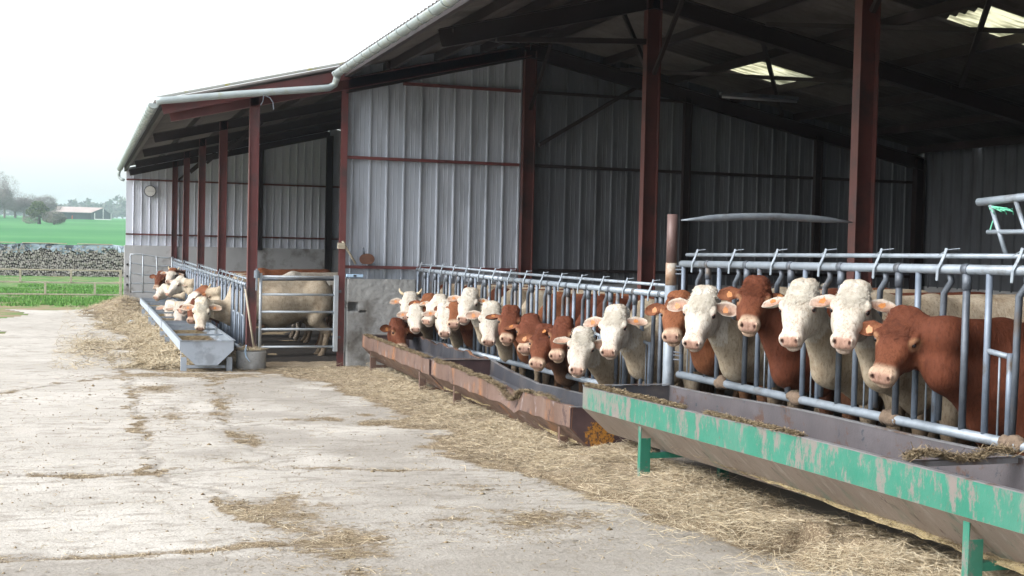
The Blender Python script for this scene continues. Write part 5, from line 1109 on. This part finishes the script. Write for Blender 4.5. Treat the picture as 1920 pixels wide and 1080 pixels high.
x = W_(101, 348); bsh = thing('leafless_bush', 'wide grey-brown leafless bush right of the dark green one', 'bush', (x, 348, z0))
V, Fc = clump(9000, (x, 348, z0+1.2), (3.6, 2.4, 1.8), .30, 301, 9, .12); C(link('twigs', mesh_np('twigs', V, Fc), 'bush_grey'), bsh); C(MB().tube([(x, 348, z0-.2), (x, 348, z0+1.2)], [.3, .2], 8).build('stem', 'bark', None), bsh)
# far farm building
Yf = 500.; zf_ = float(gz(Yf))-.3
def fx(px): return W_(px, Yf)
fb = thing('far_farm_building', 'distant open sided farm building with a pale pinkish roof', 'farm building', (fx(150), Yf, zf_))
x0, x1, xr = fx(95), fx(176), fx(208); ze = onY(150, 399, Yf)[2]; zrg = onY(150, 388.5, Yf)[2]
M['farroof'] = mat('pinkish_roof', (.36, .29, .27), (.44, .37, .35), .8, scale=.2); M['farwall'] = mat('blue_grey_boards', (.05, .07, .09), (.09, .11, .13), .8, scale=.3)
b = MB(); b.add([(x0, Yf-5, ze), (x1-1.0, Yf-5, ze), (fx(193), Yf+4, zrg), (x0+2, Yf+4, zrg), (x0, Yf-5, ze+.15), (x1-1.0, Yf-5, ze+.15), (fx(193), Yf+4, zrg+.15), (x0+2, Yf+4, zrg+.15)], [(0, 3, 2, 1), (4, 5, 6, 7), (0, 1, 5, 4), (1, 2, 6, 5), (2, 3, 7, 6), (3, 0, 4, 7)]); C(b.build('roof', 'farroof', None), fb)
b = MB(); b.add([(fx(193), Yf+4, zrg), (xr, Yf+9, ze), (xr-.2, Yf+30, ze), (fx(190), Yf+30, zrg)], [(0, 1, 2, 3)]); C(b.build('roof', 'farroof', None), fb)
C(MB().box((x0, Yf-3, zf_), (x1-1, Yf-2.6, ze-.1)).build('side_wall', 'farwall', None), fb)
b = MB(); b.add([(x1-1.2, Yf-4, zf_), (xr, Yf+8, zf_), (xr, Yf+8, ze), (fx(193), Yf+4, zrg-.1), (x1-1.2, Yf-4, ze)], [(0, 1, 2, 3, 4)]); C(b.build('gable_wall', 'farwall', None), fb)
for px, dy in ((177, -4.6), (193, 1.5), (208.5, 8)): C(MB().box((fx(px)-.12, Yf+dy-.6, zf_), (fx(px)+.12, Yf+dy-.3, ze if px != 193 else zrg-.3)).build('post', 'white_paint', None), fb)
C(MB().box((fx(178), Yf-6.2, zf_), (fx(207), Yf-5.8, zf_+.55)).build('low_wall', 'white_paint', None), fb)
C(MB().box((fx(134), Yf-3.3, zf_), (fx(136.2), Yf-3.05, zf_+1.6)).build('door', mat('orange_red_door', (.55, .12, .06), rough=.6), None), fb)
# wooded skyline
g_ = np.random.default_rng(5); Vs = []; Fs = []; off = 0
for i in range(620):
    Y = 1020+g_.uniform(0, 160); x = g_.uniform(-420, 260); hgt = g_.uniform(8, 12)*(1+.25*math.sin(x*.02)+.15*math.sin(x*.07+1)); V, Fc = clump(60, (x, Y, float(gz(Y))+hgt*.45), (7, 5, hgt*.62), 1.9, 400+i, 4); Vs.append(V); Fs.append(Fc+off); off += len(V)
o = link('far_wood', mesh_np('far_wood', np.concatenate(Vs), np.concatenate(Fs)), 'woods'); tag(o, 'blue hazy wooded skyline beyond the far farm building', 'wood', kind='stuff')
# ------------------------------------------------------------------ haze
HZ = True
if HZ:
    b = MB(); b.box((-2500, -45, -4), (2500, 6050, 60)); hz = b.build('haze', None) if False else None
    me = bpy.data.meshes.new('haze'); me.from_pydata(b.v, [], b.f); me.update(); hz = bpy.data.objects.new('haze', me); COL.objects.link(hz); tag(hz, kind='stuff')
    m = bpy.data.materials.new('haze'); m.use_nodes = True; n = m.node_tree.nodes; n.remove(n['Principled BSDF']); pv = n.new('ShaderNodeVolumePrincipled')
    pv.inputs['Color'].default_value = (.78, .88, 1, 1); pv.inputs['Density'].default_value = .00045; pv.inputs['Anisotropy'].default_value = .3
    m.node_tree.links.new(pv.outputs[0], n['Material Output'].inputs['Volume']); me.materials.append(m)
